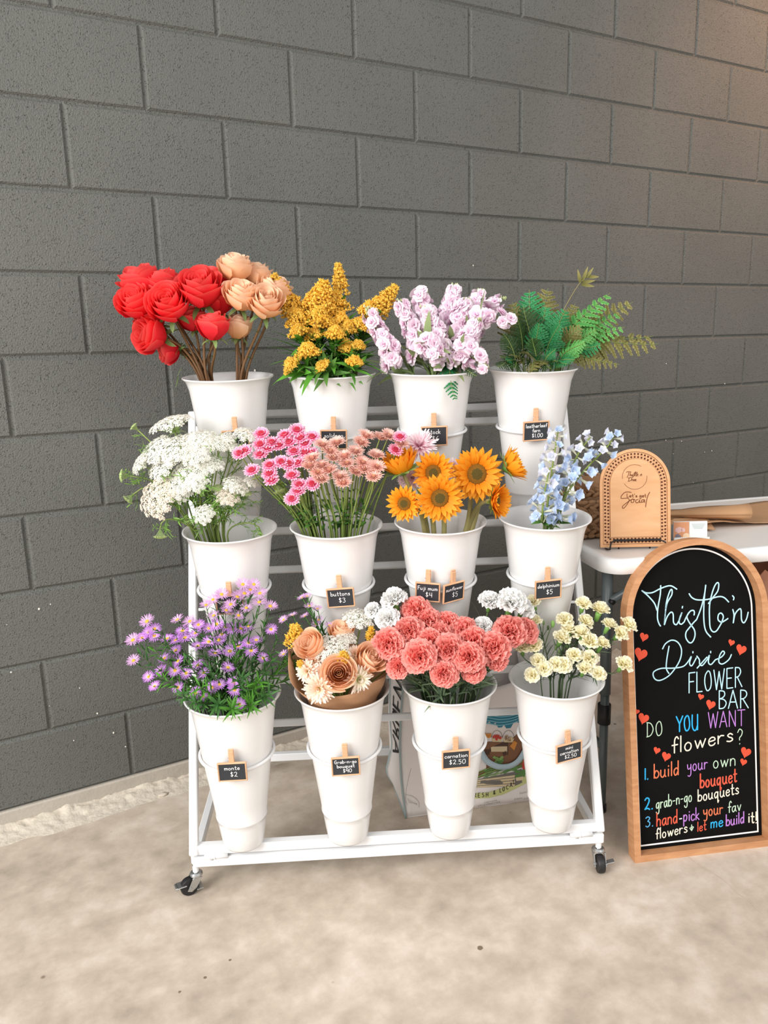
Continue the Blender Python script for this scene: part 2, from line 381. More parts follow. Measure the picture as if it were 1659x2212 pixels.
cp = [(1486, 1852), (1512, 1866), (1540, 1886), (1566, 1906), (1590, 1928), (1618, 1946), (1640, 1968), (1662, 1986)]
o = strip([onplane(x+U(-3, 3), y+U(-2, 2), (0, 0, 0), (0, 0, 1)) for x, y in cp], .0018, (0, 0, 1), .0006).build('crack', M['crack'], fl)
M['stain'] = mat('floor_stain', (126, 108, 90), .7, .2)
mb = MB()
for x, y, r in ((1037, 2048, .0065), (443, 2112, .0035), (388, 2143, .003), (497, 2074, .003)):
    p = onplane(x, y, (0, 0, 0), (0, 0, 1)); mb.poly([p+V((cos(a*pi/8)*r*U(.8, 1.1), sin(a*pi/8)*r*U(.8, 1.1), .0005)) for a in range(16)])
mb.build('stain', M['stain'], fl)
M['curb'] = mat('curb_concrete', (176, 168, 156), .8, .12, 20, .3, 120)
M['rubble'] = mat('rough_concrete', (206, 196, 180), .9, .22, 60, .8, 90)
mb = MB(); mb.box((-3.6, -0.006, -0.01), (8, 0.06, 0.05), bev=.004); struct(mb.build('baseboard_back', M['curb'], smooth=False))
mb = MB(); P = []
for i in range(420):
    x = -1.6+i*.008; row = []
    ed = .085+.02*noise3(x*4, 3)+.012*noise3(x*17, 5)
    for j in range(15):
        v = j/14; y = -.004-ed*v
        h = .022*(1-v)**1.2*(0.7+.5*noise3(x*9, y*20))+.0075*noise3(x*45, y*45, 2)*(1-v**3)+.004*noise3(x*110, y*110)*(1-v**2)
        row.append((x, y, max(h, .0006 if j < 14 else -.001)))
    P.append(row)
mb.grid(P); struct(mb.build('trim_1', M['rubble']))
mb = MB(); p = onplane(352, 1716, (0, 0, .004), (0, 0, 1)); mb.blob(p, .014, 7, 4, sq=(1.2, .7, .35)); tag(mb.build('concrete_chip', M['rubble']), 'pale chip of concrete lying at the foot of the block wall', 'stone')

# ---------------------------------------------------------------- rack
RL = onplane(427, 1925, (0, 0, 0), (0, 0, 1)); RR = onplane(1291, 1872, (0, 0, 0), (0, 0, 1))
EX = (RR-RL).normalized(); EY = V((-EX.y, EX.x, 0)); EZ = V((0, 0, 1)); RW = (RR-RL).length
RM = frameM(RL, EX, EY, EZ)
def RK(x, y, z): return RL+EX*x+EY*y+EZ*z
def toloc(p): q = V(p)-RL; return V((q.dot(EX), q.dot(EY), q.z))
def at(x, y, Y): return onplane(x, y, RL+EY*Y, EY)
rack = thing('flower_display_rack', 'white metal rolling rack with three tiers of rings holding the buckets', 'rack', RM)
WM = M['white_metal']
def beam(name, a, b, wx=.019, wz=.024, up=(0, 0, 1)):
    a = V(a); b = V(b); d = (b-a); L = d.length; d.normalize(); up = V(up); s_ = d.cross(up).normalized(); u2 = s_.cross(d)
    mb = MB(); mb.box((0, -wx/2, -wz/2), (L, wx/2, wz/2), frameM(a, d, -s_, u2), bev=.0025); return mb.build(name, WM, rack, False)
SL = 0.41                                      # lean of the ladder face: y per metre of height above z=.1
def ly(z): return SL*(z-.113)
beam('base_rail', (-.004, 0, .084), (RW+.01, 0, .084), .022, .025)
beam('base_rail', (0, 0, .0845), (0, .47, .0845)); beam('base_rail', (RW, 0, .0845), (RW, .47, .0845)); beam('base_rail', (0, .46, .0845), (RW, .46, .0845))
beam('shelf_rail', (0, .004, .113), (RW, .004, .113), .022, .024)
for x in (0.0, RW):
    beam('ladder_post', (x, ly(.102), .102), (x, ly(1.115), 1.115), .02, .024, (0, -1, SL))
    beam('support_leg', (x+(.022 if x < .5 else -.022), ly(.86)+.02, .86), (x+(.022 if x < .5 else -.022), .46, .097), .016, .018, (0, -1, 0))
for z in (1.105,): beam('top_rail', (0, ly(z), z), (RW, ly(z), z), .018, .022, (0, -1, SL))
for z in (1.07, .724, .375): beam('ring_rail', (0, ly(z), z), (RW, ly(z), z), .018, .020, (0, -1, SL))
for z in (.816, .47): beam('shelf_rail', (0, ly(z), z), (RW, ly(z), z), .018, .020, (0, -1, SL))
for x in (.05, RW-.05):
    mb = MB(); mb.tube([(x-.025, -.009, .099), (x+.03, -.009, .099)], .006, n=10); mb.tube([(x-.001, -.0095, .099), (x+.001, -.0095, .099)], .0072, n=10)
    mb.box((x-.012, -.012, .09), (x-.004, -.002, .104)); mb.build('hinge', WM, rack)
for x, z in ((.014, .64), (RW-.014, .62)):
    mb = MB(); s_ = 1 if x < .5 else -1; c = V((x, ly(z)-.004, z))
    mb.tube([c, c+V((s_*.022, 0, 0))], .004, n=8)
    for q in (1, -1): mb.tube([c+V((s_*.018, 0, 0)), c+V((s_*.026, 0, q*.010)), c+V((s_*.036, 0, q*.016))], .0035, .0028, 6)
    mb.build('wing_nut', WM, rack)
def caster(x, y, ang, brake):
    Mx = Matrix.Translation((x, y, 0)) @ Matrix.Rotation(ang, 4, 'Z')
    mb = MB(); mb.lathe([(.0075, .072), (.0075, .056)], 12, Mx); c = mb.build('caster', WM, rack)
    mb = MB(); mb.lathe([(.0, .0575), (.006, .0575), (.006, .054), (.012, .054), (.0155, .051), (.0155, .047), (.013, .045), (0, .045)], 20, Mx)
    for s_ in (-1, 1):       # fork cheeks
        P = [(-.012, s_*.0125, .046), (.012, s_*.0125, .046), (.006+.016, s_*.0125, .026), (.026, s_*.0125, .018), (.016, s_*.0125, .014), (.004, s_*.0125, .022)]
        a = [Mx @ V(p) for p in P]; b = [Mx @ V((p[0], p[1]+s_*.0018, p[2])) for p in P]
        mb.poly(a); mb.poly(b[::-1])
        for i in range(6): mb.poly([a[i], a[(i+1) % 6], b[(i+1) % 6], b[i]])
    mb.tube([Mx @ V((.018, -.0165, .0222)), Mx @ V((.018, .0165, .0222))], .0038, n=8)
    shadeflat(mb.build('fork', M['chrome'], c))
    mb = MB(); W = Mx @ Matrix.Translation((.018, 0, .0222)) @ Matrix.Rotation(pi/2, 4, 'X')
    mb.lathe([(.004, .009), (.014, .009), (.0205, .0082), (.0222, .005), (.0222, -.005), (.0205, -.0082), (.014, -.009), (.004, -.009)], 28, W); shadeflat(mb.build('wheel', M['rubber'], c))
    if brake == 2:
        mb = MB(); mb.box((.012, .0145, .020), (.026, .040, .0222), Mx @ Matrix.Rotation(.25, 4, 'X'), bev=.0006); mb.build('brake_lever', M['chrome'], c, False)
    if brake == 1:
        mb = MB(); mb.box((.026, -.012, .030), (.048, .012, .0325), Mx, bev=.0006); mb.box((.046, -.010, .024), (.052, .010, .0325), Mx, bev=.0006); mb.box((-.012, -.0145, .014), (.004, .0145, .0165), Mx); mb.build('brake_lever', M['chrome'], c, False)
caster(0, 0, radians(205), 1); caster(RW, 0, radians(-92), 2); caster(0, .46, radians(100), 0); caster(RW, .46, radians(40), 0)

# ---------------------------------------------------------------- buckets
BX = (.118, .367, .614, .865)
BROW = {1: (.293, .826, 3.6), 2: (.152, .4805, 3.6), 3: (.008, .1255, 1.4)}       # y and z of the bottom, forward tilt
BH = .386; BR0 = .047; BR1 = .0975; RIM = .110
def bucketM(row, col):
    y, z, t = BROW[row]
    return Matrix.Translation((BX[col], y, z)) @ Matrix.Rotation(radians(t), 4, 'X')
def brad(h): return BR0+(BR1-BR0)*(h/BH)
prof = [(.0005, .004), (BR0-.006, .004), (BR0-.001, .0005), (BR0+.0015, .005)]
for h in (.03, .06, .073): prof.append((brad(h)+.0015, h))
prof += [(brad(.075)+.0032, .075), (brad(.078)+.0034, .078), (brad(.08)+.0015, .081)]
for h in (.12, .18, .24, .30, .34, .355): prof.append((brad(h)+.0015, h))
prof += [(BR1+.0016, .368), (BR1+.0050, .3775), (RIM-.0015, .3825), (RIM, .384), (RIM-.0005, BH), (RIM-.003, BH+.0005), (BR1+.002, .379), (BR1-.0015, .366)]
for h in (.34, .28, .2, .12, .03): prof.append((brad(h)-.001, h))
prof += [(BR0-.004, .008), (.0005, .008)]
mb = MB(); mb.lathe(prof, 64); ME_BUCKET = mb.mesh('bucket', M['plastic']); 
CONT = {(1, 0): 'red and peach roses', (1, 1): 'yellow goldenrod', (1, 2): 'pale pink stock', (1, 3): 'green fern fronds', (2, 0): 'white lace flowers', (2, 1): 'pink and salmon button mums', (2, 2): 'orange sunflowers', (2, 3): 'pale blue delphinium', (3, 0): 'purple asters', (3, 1): 'the paper-wrapped bouquet', (3, 2): 'coral carnations', (3, 3): 'pale yellow mini carnations'}
RN = {1: 'top', 2: 'middle', 3: 'bottom'}
for (r, c), ct in CONT.items():
    o = link('flower_bucket', ME_BUCKET, None, RM @ bucketM(r, c))
    tag(o, 'tall white tapered bucket on the %s tier holding %s' % (RN[r], ct), 'bucket', 'white flower buckets on the rack')
    # ring of the rack around it, a stub runs back to the ring rail
    RH = .240; Mb = bucketM(r, c) @ Matrix.Translation((0, 0, RH)) @ Matrix.Rotation(radians(2), 4, 'X'); rr = brad(RH)+.0065
    mb = MB(); n = 56
    P = [[Mb @ V(((rr+.0036*cos(b*pi/4))*cos(2*pi*a/n), (rr+.0036*cos(b*pi/4))*sin(2*pi*a/n), .0036*sin(b*pi/4))) for b in range(8)] for a in range(n)]
    mb.grid(P+[P[0]], closeu=True)
    zr = {1: 1.07, 2: .724, 3: .375}[r]; mb.tube([Mb @ V((0, rr, 0)), V((BX[c], ly(zr)-.004, zr))], .0035, n=8)
    mb.build('ring', WM, rack)

# ---------------------------------------------------------------- handwriting
GL = {'a': '11;9,8 6,10 2,8 1,4 3,0 6,1 9,7|9,10 9,3 11,0', 'b': '11;1,20 1,0|1,5 4,10 8,9 10,5 8,1 4,0 1,3', 'c': '10;9,8 6,10 2,8 1,4 3,0 7,0 9,2', 'd': '11;9,7 6,10 2,8 1,4 3,0 6,1 9,6|9,20 9,0',
 'e': '10;1,5 8.5,6 8,9 5,10 2,8 1,4 3,0 7,0 9,2', 'f': '8;9,17 7,20 4.5,17 4,9 4,0|1,10 8,10', 'g': '11;9,8 6,10 2,8 1,4 3,1 6,2 9,7|9,10 9,-4 7,-8 3,-8 1,-5', 'h': '11;1,20 1,0|1,6 4,10 8,9 9,6 9,0', 'i': '4;2,10 2,0|2,14 2.4,14.8',
 'j': '6;4,10 4,-5 2,-8 0,-7|4,14 4.4,14.8', 'k': '10;1,20 1,0|8,10 1,4.5|2,5 9,0', 'l': '4;2,20 2,0', 'm': '15;1,10 1,0|1,7 4,10 7,8 7,0|7,7 10,10 13,8 13,0', 'n': '11;1,10 1,0|1,6 4,10 8,9 9,6 9,0', 'o': '11;5,10 2,8 1,4 3,0 7,0 9,4 8,8 5,10',
 'p': '11;1,10 1,-8|1,6 4,10 8,9 9,5 7,1 4,0 1,3', 'q': '12;9,7 6,10 2,8 1,4 3,0 6,1 9,6|9,10 9,-8 11,-5', 'r': '9;1,10 1,0|1,6 4,9.5 8,9', 's': '9;8,8 5,10 2,8 4,5.5 7,4 8,1.5 5,0 1,1', 't': '9;4,18 4,2 6,0 8,1|1,11 8,11', 'u': '12;1,10 1,3 3,0 6,0 9,4|9,10 9,2 11,0',
 'v': '10;1,10 5,0|5,0 9,10', 'w': '15;1,10 4,0|4,0 7.5,9|7.5,9 10,0|10,0 14,10', 'x': '10;1,10 9,0|9,10 1,0', 'y': '11;1,10 2,4 5,3 9,6|9,10 9,-4 6,-8 2,-7', 'A': '13;0,0 6,20|6,20 12,0|3,7 9,7', 'B': '11;1,0 1,20|1,20 7,19 8,15 5,12 1,11|1,11 7,10 10,6 7,1 1,0',
 'D': '13;1,0 1,20|0,20 7,18 11,10 7,2 0,0', 'E': '11;10,20 1,20|1,20 1,0|1,0 10,0|1,10 8,10', 'F': '10;10,20 1,20|1,20 1,0|1,11 8,11', 'G': '14;11,17 7,20 3,17 1,10 3,3 7,0 11,3 12,9|12,9 7,9', 'L': '10;1,20 1,0|1,0 9,0', 'N': '13;1,0 1,20|1,20 11,0|11,0 11,20', 'O': '13;6,20 2,16 1,9 3,2 6,0 10,3 11,10 9,18 6,20',
 'R': '12;1,0 1,20|1,20 7,19 9,15 6,11 1,10|4,10 11,0', 'T': '12;0,20 12,20|6,20 6,0', 'U': '13;1,20 1,6 4,0 8,0 11,6|11,20 11,0', 'W': '17;0,20 4,0|4,0 8,18|8,18 12,0|12,0 16,20', 'Y': '12;0,20 6,10|12,20 6,10|6,10 6,0', 'S': '11;9,18 5,20 1,16 4,11 9,8 10,3 6,0 1,2', 'H': '12;1,20 1,0|11,20 11,0|1,10 11,10', 'C': '12;11,17 7,20 3,17 1,10 3,3 7,0 11,3',
 '0': '12;6,18 2,15 1,8 3,1 6,0 10,3 11,10 9,17 6,18', '1': '5;3,18 3,0', '2': '11;1,15 4,18 8,17 9,13 6,7 1,1|1,1 6,2 10,0', '3': '11;1,16 5,18 9,15 5,10|5,10 9,7 8,2 4,0 1,2', '4': '11;2,18 1,8|1,8 10,8|9,18 9,0', '5': '11;2,18 2,10|2,18 9,18|2,10 7,11 9,6 6,0 1,1', '6': '11;8,18 3,12 1,5 4,0 8,2 8,7 4,9 1,6',
 '$': '11;9,15 5,17 2,14 5,9 9,6 6,2 1,4|5,20 5,-1', '.': '4;1.5,0 2,.6', '-': '9;1,7 7,7', '?': '10;1,15 4,19 8,16 7,11 4,8 4,5|4,0 4.3,.6', '!': '5;2,20 2,5|2,0 2.3,.6', '&': '11;5,16 5,2|1,9 5,2|9,10 5,2|3,10 8,11', "'": '4;2,20 1.5,16', '@': '11;10,0 3,13 4,18 7,18 7,14 2,6 2,2 5,0 10,6', ' ': '7;'}
def smooth(P, k=5):
    if len(P) < 3: return P
    Q = [P[0]]+list(P)+[P[-1]]; out = []
    for i in range(1, len(Q)-2):
        a, b, c, d = Q[i-1], Q[i], Q[i+1], Q[i+2]
        for j in range(k):
            t = j/k; out.append(tuple(.5*(2*b[n]+(c[n]-a[n])*t+(2*a[n]-5*b[n]+4*c[n]-d[n])*t*t+(3*b[n]-a[n]-3*c[n]+d[n])*t**3) for n in (0, 1)))
    out.append(P[-1]); return out
def parse(s): return [[tuple(float(q) for q in p.split(',')) for p in st.split()] for st in s.split('|') if st.strip()]
def write(text):
    """strokes of a line of handwriting, units with capitals 20 high; returns (strokes, width)"""
    x = 0; out = []
    for ch in text:
        adv, st = GL[ch].split(';')
        for s_ in parse(st): out.append([(p[0]+x, p[1]) for p in s_])
        x += float(adv)+2
    return out, max(x-2, 1)
def ribbon(mb, pts, wd, nrm, m=0):
    """pts: 3D points in a plane with normal nrm; a brush stroke with round ends, a paint film thick"""
    nrm = V(nrm); n = len(pts); P = []
    if n < 2: return
    ribbon.k = (getattr(ribbon, 'k', 0)+1) % 9; pts = [V(p)+nrm*(ribbon.k*.00004) for p in pts]
    d0 = (pts[1]-pts[0]).normalized(); d1 = (pts[-1]-pts[-2]).normalized()
    for i, p in enumerate(pts):
        d = (pts[min(i+1, n-1)]-pts[max(i-1, 0)])
        d = d.normalized() if d.length > 1e-9 else d0
        s_ = d.cross(nrm); P.append([p-s_*wd/2, p+s_*wd/2])
    s0 = d0.cross(nrm); s1 = d1.cross(nrm)
    P.insert(0, [pts[0]-d0*wd*.4-s0*wd*.25, pts[0]-d0*wd*.4+s0*wd*.25]); P.append([pts[-1]+d1*wd*.4-s1*wd*.25, pts[-1]+d1*wd*.4+s1*wd*.25])
    mb.grid(P, m)

# price tags clipped to the rings: (row, col, px of the board centre, clip-top px y, turn, tilt, lines)
TAGS = [(1, 0, 510, 951, 4, 1, 'roses|$3.00'), (1, 1, 721, 950, 0, -1, 'solidago|$3'), (1, 2, 938, 942, -2, 1, 'stock|$6'), (1, 3, 1158, 931, 2, 2, 'leatherleaf|fern|$1.00'),
        (2, 0, 497, 1306, 0, 0, 'queen anne|$2'), (2, 1, 736, 1291, -3, 3, 'buttons|$3'), (2, 2, 924, 1279, -14, -3, 'Fuji mum|$4'), (2, 2, 980, 1279, 26, 3, 'sunflower|$5'), (2, 3, 1184, 1273, 4, 3, 'delphinium|$5'),
        (3, 0, 502, 1667, 0, 0, 'monte|$2'), (3, 1, 747, 1655, 0, 1, 'Grab-n-go|bouquet|$40'), (3, 2, 985, 1640, 2, 1, 'carnation|$2.50'), (3, 3, 1229, 1624, 12, 6, 'mini|carnation|$2.50')]
for r, c, tx, ty, turn, roll, txt in TAGS:
    yb = BROW[r][0]-.24*sin(radians(BROW[r][2]))-(brad(.24)+.0185)
    if r == 2 and c == 2: yb += .004
    P = at(tx, ty, yb); sc = .0625/.0625
    Mt = Matrix.Translation(P) @ Matrix((EX, EY, EZ)).transposed().to_4x4() @ Matrix.Rotation(radians(turn), 4, 'Z') @ Matrix.Rotation(radians(10 if r < 3 else 8), 4, 'X') @ Matrix.Rotation(radians(-roll), 4, 'Y')
    W, H = .064, .049
    if r == 2 and c == 2: W = .058
    first = txt.split('|')[0]
    t = thing('price_tag', 'small chalkboard tag reading %s %s, clipped on the %s tier' % (first, 'in white script' if r < 3 and c == 0 else txt.split('|')[-1], RN[r]), 'price tag', Mt, 'chalkboard price tags')
    mb = MB()
    for lo, hi in (((-W/2, -.003, -H/2), (W/2, .003, -H/2+.0034)), ((-W/2, -.003, H/2-.0034), (W/2, .003, H/2)), ((-W/2, -.0029, -H/2+.001), (-W/2+.0034, .0029, H/2-.001)), ((W/2-.0034, -.0029, -H/2+.001), (W/2, .0029, H/2-.001))): mb.box(lo, hi, bev=.0012)
    mb.build('frame', M['clipwood'], t, False)
    mb = MB(); mb.box((-W/2+.003, -.0015, -H/2+.003), (W/2-.003, .002, H/2-.003)); mb.build('board', M['slate'], t, False)
    mb = MB(); lines = txt.split('|'); n = len(lines); z = H/2-.006
    for i, ln in enumerate(lines):
        st, wd = write(ln); big = ln[0] == '$'
        ht = (.0125 if big else .0100) if n < 3 else (.0098 if big else .0084); s_ = min(ht/20*1.05, (W-.012)/wd); z -= ht*(1.15 if n < 3 else 1.0)+.0008
        x0 = -wd*s_/2+(.003 if big else 0)
        for q in st: ribbon(mb, [V((x0+a*s_, -.0019, z+b*s_)) for a, b in smooth(q, 4)], .00115, (0, -1, 0))
        z -= ht*.28
    mb.build('lettering', M['paint_white'], t)
    mb = MB(); cz = H/2-.004
    for yy, top in ((-.0008, .030), (.0085, .034)):
        mb.box((-.006, yy, cz-.002), (.006, yy+.0045, cz+top), Matrix.Rotation(radians(5 if yy > 0 else -4), 4, 'X'), bev=.0012)
    mb.build('clothespin', M['clipwood'], t, False)
    mb = MB(); mb.tube([(-.0066, .0035+.002*cos(a), cz+.012+.002*sin(a)) for a in (0, .1)] + [(.0066, .0037, cz+.012)], .0016, n=6); mb.build('spring', M['chrome'], t)

# ---------------------------------------------------------------- folding table
TO = V((.825, -.845, 0)); ET = V((.956, -.292, 0)).normalized(); NT = V((-ET.y, ET.x, 0)); TZ = .74
TM = frameM(TO, ET, NT, EZ)
def TT(x, y, z=TZ): return TO+ET*x+NT*y+EZ*z
def ontab(x, y, z=TZ): return onplane(x, y, (0, 0, z), (0, 0, 1))
table = thing('folding_table', 'white plastic folding table with grey steel legs against the wall side', 'table', TM)
def rrect(x0, y0, x1, y1, r, n=8):
    out = []
    for cx, cy, a0 in ((x1-r, y0+r, -90), (x1-r, y1-r, 0), (x0+r, y1-r, 90), (x0+r, y0+r, 180)):
        for i in range(n+1):
            a = radians(a0+90*i/n); out.append((cx+r*cos(a), cy+r*sin(a)))
    return out
TL, TD = 1.83, .57
mb = MB()
loops = [(0.010, .700, .05), (0.0, .704, .055), (0.0, .733, .055), (0.004, .7395, .053), (0.012, .7405, .05), (0.020, .7405, .045), (0.026, .7385, .042)]
P = [[(x, y, z) for x, y in rrect(i, i, TL-i, TD-i, r)] for i, z, r in loops]
mb.grid(P, closeu=True); mb.poly(P[0][::-1]); mb.build('rim', M['tablelip'], table)
mb = MB(); i, z, r = loops[-1]; mb.poly([(x, y, z) for x, y in rrect(i, i, TL-i, TD-i, r)]); mb.build('tabletop', M['table'], table)
def legset(x):
    for y in (.075, TD-.075):
        mb = MB(); mb.tube([(x, y, .70), (x+.006, y, .35)], .0145, n=14); lg = mb.build('leg', M['steel'], table)
        mb = MB(); mb.tube([(x+.006, y, .36), (x+.008, y, .004)], .0115, n=14); mb.build('leg_extension', M['steel'], lg)
        mb = MB(); mb.tube([(x+.0055, y, .32), (x+.006, y, .265)], .0175, n=14); mb.build('collar', M['rubber'], lg)
        mb = MB(); mb.tube([(x+.008, y, .02), (x+.008, y, 0)], .014, n=14); mb.build('foot', M['rubber'], lg)
    mb = MB(); mb.tube([(x, .075, .20), (x, TD-.075, .20)], .010, n=10); mb.build('crossbar', M['steel'], table)
    s_ = 1 if x < 1 else -1
    mb = MB(); mb.tube([(x+.004*s_, .06, .615), (x+.22*s_, .10, .695)], .0105, n=10); b_ = mb.build('brace', M['steel'], table)
    mb = MB(); mb.tube([(x+.004*s_, .047, .615), (x+.004*s_, .062, .615)], .0065, n=10); mb.build('bolt', M['rubber'], b_)
legset(.042); legset(TL-.06)

# ---------------------------------------------------------------- arched chalkboard sign
SP = V((.806, -.994, 0)); ST_ = .170
SE = V((.936, -.353, 0)).normalized(); SN0 = V((-SE.y, SE.x, 0)); SV = (SN0*sin(ST_)+EZ*cos(ST_)); SN = SN0*cos(ST_)-EZ*sin(ST_)
SW, SH, SD, SF = .379, .800, .034, .0165
lift = SD*sin(ST_)
SM = frameM(SP+EZ*lift*0, SE, SN, SV)
sign = thing('chalkboard_sign', 'arched wood framed chalkboard sign leaning on the table, lettered flower bar', 'sign', SM)
def arch(w_, h_, ins, n=32):
    r = w_/2-ins; pts = [(ins, ins)]+[(w_/2-r*cos(pi*i/n), h_-w_/2+r*sin(pi*i/n)) for i in range(n+1)]+[(w_-ins, ins)]
    return pts
def archring(mb, A, Bp, d0, d1):
    """closed frame between two outlines, from depth d0 (front) to d1"""
    n = len(A)
    for i in range(n):
        j = (i+1) % n
        a, b, c, d = A[i], A[j], Bp[j], Bp[i]
        f = lambda p, y: V((p[0], y, p[1]))
        mb.poly([f(a, d0), f(b, d0), f(c, d0), f(d, d0)][::-1]); mb.poly([f(a, d1), f(b, d1), f(c, d1), f(d, d1)])
        mb.poly([f(a, d0), f(b, d0), f(b, d1), f(a, d1)]); mb.poly([f(d, d0), f(c, d0), f(c, d1), f(d, d1)][::-1])
mb = MB(); archring(mb, arch(SW, SH, 0), arch(SW, SH, SF), 0, SD); mb.build('frame', M['signwood'], sign, False)
BD = .0275
mb = MB(); mb.poly([V((x, BD, z)) for x, z in arch(SW, SH, SF-.002)][::-1]); mb.poly([V((x, SD-.002, z)) for x, z in arch(SW, SH, SF-.002)])
mb.build('board', M['blackboard'], sign, False)
SI = SM.inverted(); BP = SM @ V((0, BD-.0008, 0))
def onsign(x, y): return SI @ onplane(x, y, BP, SN)
mb = MB(); ln = [V((x, BD-.0008, z)) for x, z in arch(SW, SH, SF+.0135, 48)]; 
q = MB(); P = []
A1 = arch(SW, SH, SF+.0095, 48); A2 = arch(SW, SH, SF+.0135, 48)
archq = len(A1)
for i in range(archq):
    j = (i+1) % archq; mb.poly([V((A1[i][0], BD-.0007, A1[i][1])), V((A1[j][0], BD-.0007, A1[j][1])), V((A2[j][0], BD-.0007, A2[j][1])), V((A2[i][0], BD-.0007, A2[i][1]))][::-1])
mb.build('border_line', M['chalk_white'], sign, False)
def sgn(col, strokes_px, wpx):
    mb = MB()
    for st in strokes_px: ribbon(mb, [onsign(x, y) for x, y in st], (wpx*.86 if wpx < 3 else wpx*.76)/FPX*1.86, (0, -1, 0))
    mb.build('lettering', M[col], sign)
def sgword(col, text, x0, y0, x1, y1, h, wpx=3.0):
    st, wd = write(text); ux = ((x1-x0)/wd, (y1-y0)/wd)
    sgn(col, [[(x0+a*ux[0]+b*.0, y0+a*ux[1]-b*h/20) for a, b in smooth(q, 5)] for q in st], wpx)
T1 = '''285,635 330,658 400,655 480,615 560,585 610,585 665,618|285,635 350,690 420,770 450,850|490,580 485,680 460,820 455,930 470,990 488,1020
530,1005 540,880 555,750 590,640 612,625 610,680 560,770 540,880 532,1000|532,1000 560,920 600,870 625,890 630,980 660,1005 690,960|690,960 722,870 695,940 692,985 715,1000 745,975|728,806 724,824
745,975 770,920 810,860 845,850 856,870 853,900|795,875 775,920 800,980 855,1060 862,1130 835,1192 800,1200 765,1150 765,1090 800,1040 850,980 880,950|880,950 930,820 965,680 980,575|980,575 962,760 960,950 980,1070 1035,1140
800,668 830,710 890,735 1000,730 1120,700 1180,710 1230,758|1010,775 1050,720 1110,640 1122,565 1105,548 1075,590 1045,680 1022,800 1022,950 1030,1040 1060,1082 1100,1070 1150,990|1150,990 1172,920 1150,880 1120,895 1115,950 1150,978 1190,960 1222,938
1272,690 1287,710 1282,735|1275,840 1288,900 1280,985|1280,985 1300,890 1345,835 1365,850 1370,950 1395,985 1425,940 1442,870'''.replace('\n', '|')
T2 = '''250,190 270,155 310,132 350,145 375,190 370,250 340,310 290,370 230,400 195,385 190,345 240,320 320,318 390,305 430,260|293,172 278,260 275,320 292,353|430,260 442,240 430,285 445,302 475,250|452,208 452,217
478,238 495,262 497,290 515,300 548,260|545,245 505,290 480,318|548,260 562,232 555,278 572,294 602,262|570,206 570,216|602,262 640,245 662,218 650,205 630,235 625,278 650,290 690,262 708,228'''.replace('\n', '|')
sgn('chalk_aqua', [[(1330+a/5.042, 1150+b/5.042) for a, b in smooth(s_, 6)] for s_ in parse(T1)], 4.0)
sgn('chalk_aqua', [[(1350+a*.3246, 1340+b*.3246) for a, b in smooth(s_, 6)] for s_ in parse(T2)], 3.8)
for a in [('chalk_aqua', 'FLOWER', 1487, 1497, 1604, 1483, 43, 3.4), ('chalk_aqua', 'BAR', 1552, 1531, 1618, 1529, 39, 3.4), ('chalk_green', 'DO', 1397, 1592, 1432, 1588, 31, 2.6), ('chalk_cyan', 'YOU', 1461, 1581, 1509, 1576, 33, 4.2), ('chalk_purple', 'WANT', 1530, 1573, 1609, 1567, 34, 2.6),
          ('chalk_cream', 'flowers', 1450, 1628, 1584, 1600, 34, 4.0), ('chalk_green', '?', 1592, 1608, 1606, 1606, 34, 2.6), ('chalk_cyan', '1.', 1391, 1684, 1401, 1683, 26, 4.2), ('chalk_orange', 'build', 1412, 1681, 1467, 1673, 30, 4.0), ('chalk_purple', 'your', 1484, 1666, 1529, 1660, 28, 3.0), ('chalk_green', 'own', 1540, 1659, 1590, 1653, 30, 3.0),
          ('chalk_red', 'bouquet', 1512, 1702, 1592, 1688, 30, 4.4), ('chalk_cyan', '2.', 1392, 1750, 1411, 1747, 28, 4.4), ('chalk_green', 'grab-n-go', 1417, 1748, 1495, 1730, 26, 3.0), ('chalk_cream', 'bouquets', 1507, 1731, 1596, 1714, 25, 3.4), ('chalk_blue', '3.', 1394, 1787, 1412, 1784, 24, 3.2), ('chalk_red', 'hand', 1418, 1785, 1464, 1777, 29, 3.6), ('chalk_white', '-', 1467, 1776, 1474, 1775, 20, 2.8),
          ('chalk_purple', 'pick', 1476, 1774, 1511, 1770, 26, 3.2), ('chalk_orange', 'your', 1519, 1763, 1562, 1757, 26, 3.6), ('chalk_green', 'fav', 1572, 1756, 1601, 1750, 24, 2.6), ('chalk_cream', 'flowers', 1416, 1813, 1485, 1797, 23, 3.2), ('chalk_green', '&', 1489, 1797, 1500, 1795, 18, 2.4), ('chalk_red', 'let', 1506, 1796, 1526, 1792, 20, 3.0), ('chalk_cyan', 'me', 1535, 1789, 1562, 1784, 24, 3.4), ('chalk_purple', 'build', 1568, 1784, 1608, 1777, 24, 3.6), ('chalk_cream', 'it!', 1616, 1776, 1636, 1778, 24, 4.0)]: sgword(*a)
for x, y, s_ in [(1391, 1376, 20), (1384, 1413, 30), (1580, 1388, 15), (1601, 1403, 24), (1514, 1505, 14), (1535, 1522, 22), (1390, 1552, 25), (1376, 1537, 12), (1419, 1621, 16), (1439, 1634, 21), (1611, 1625, 24), (1606, 1646, 16)]:
    mb = MB(); pts = []
    for i in range(28):
        a = 2*pi*i/28; hx = 16*sin(a)**3; hy = 13*cos(a)-5*cos(2*a)-2*cos(3*a)-cos(4*a); an = -.28
        pts.append(onsign(x+(hx*cos(an)-hy*sin(an))*s_/34, y-(hx*sin(an)+hy*cos(an))*s_/34*1.15))
    mb.poly(pts); mb.build('heart', M['heart_red'], sign, False)

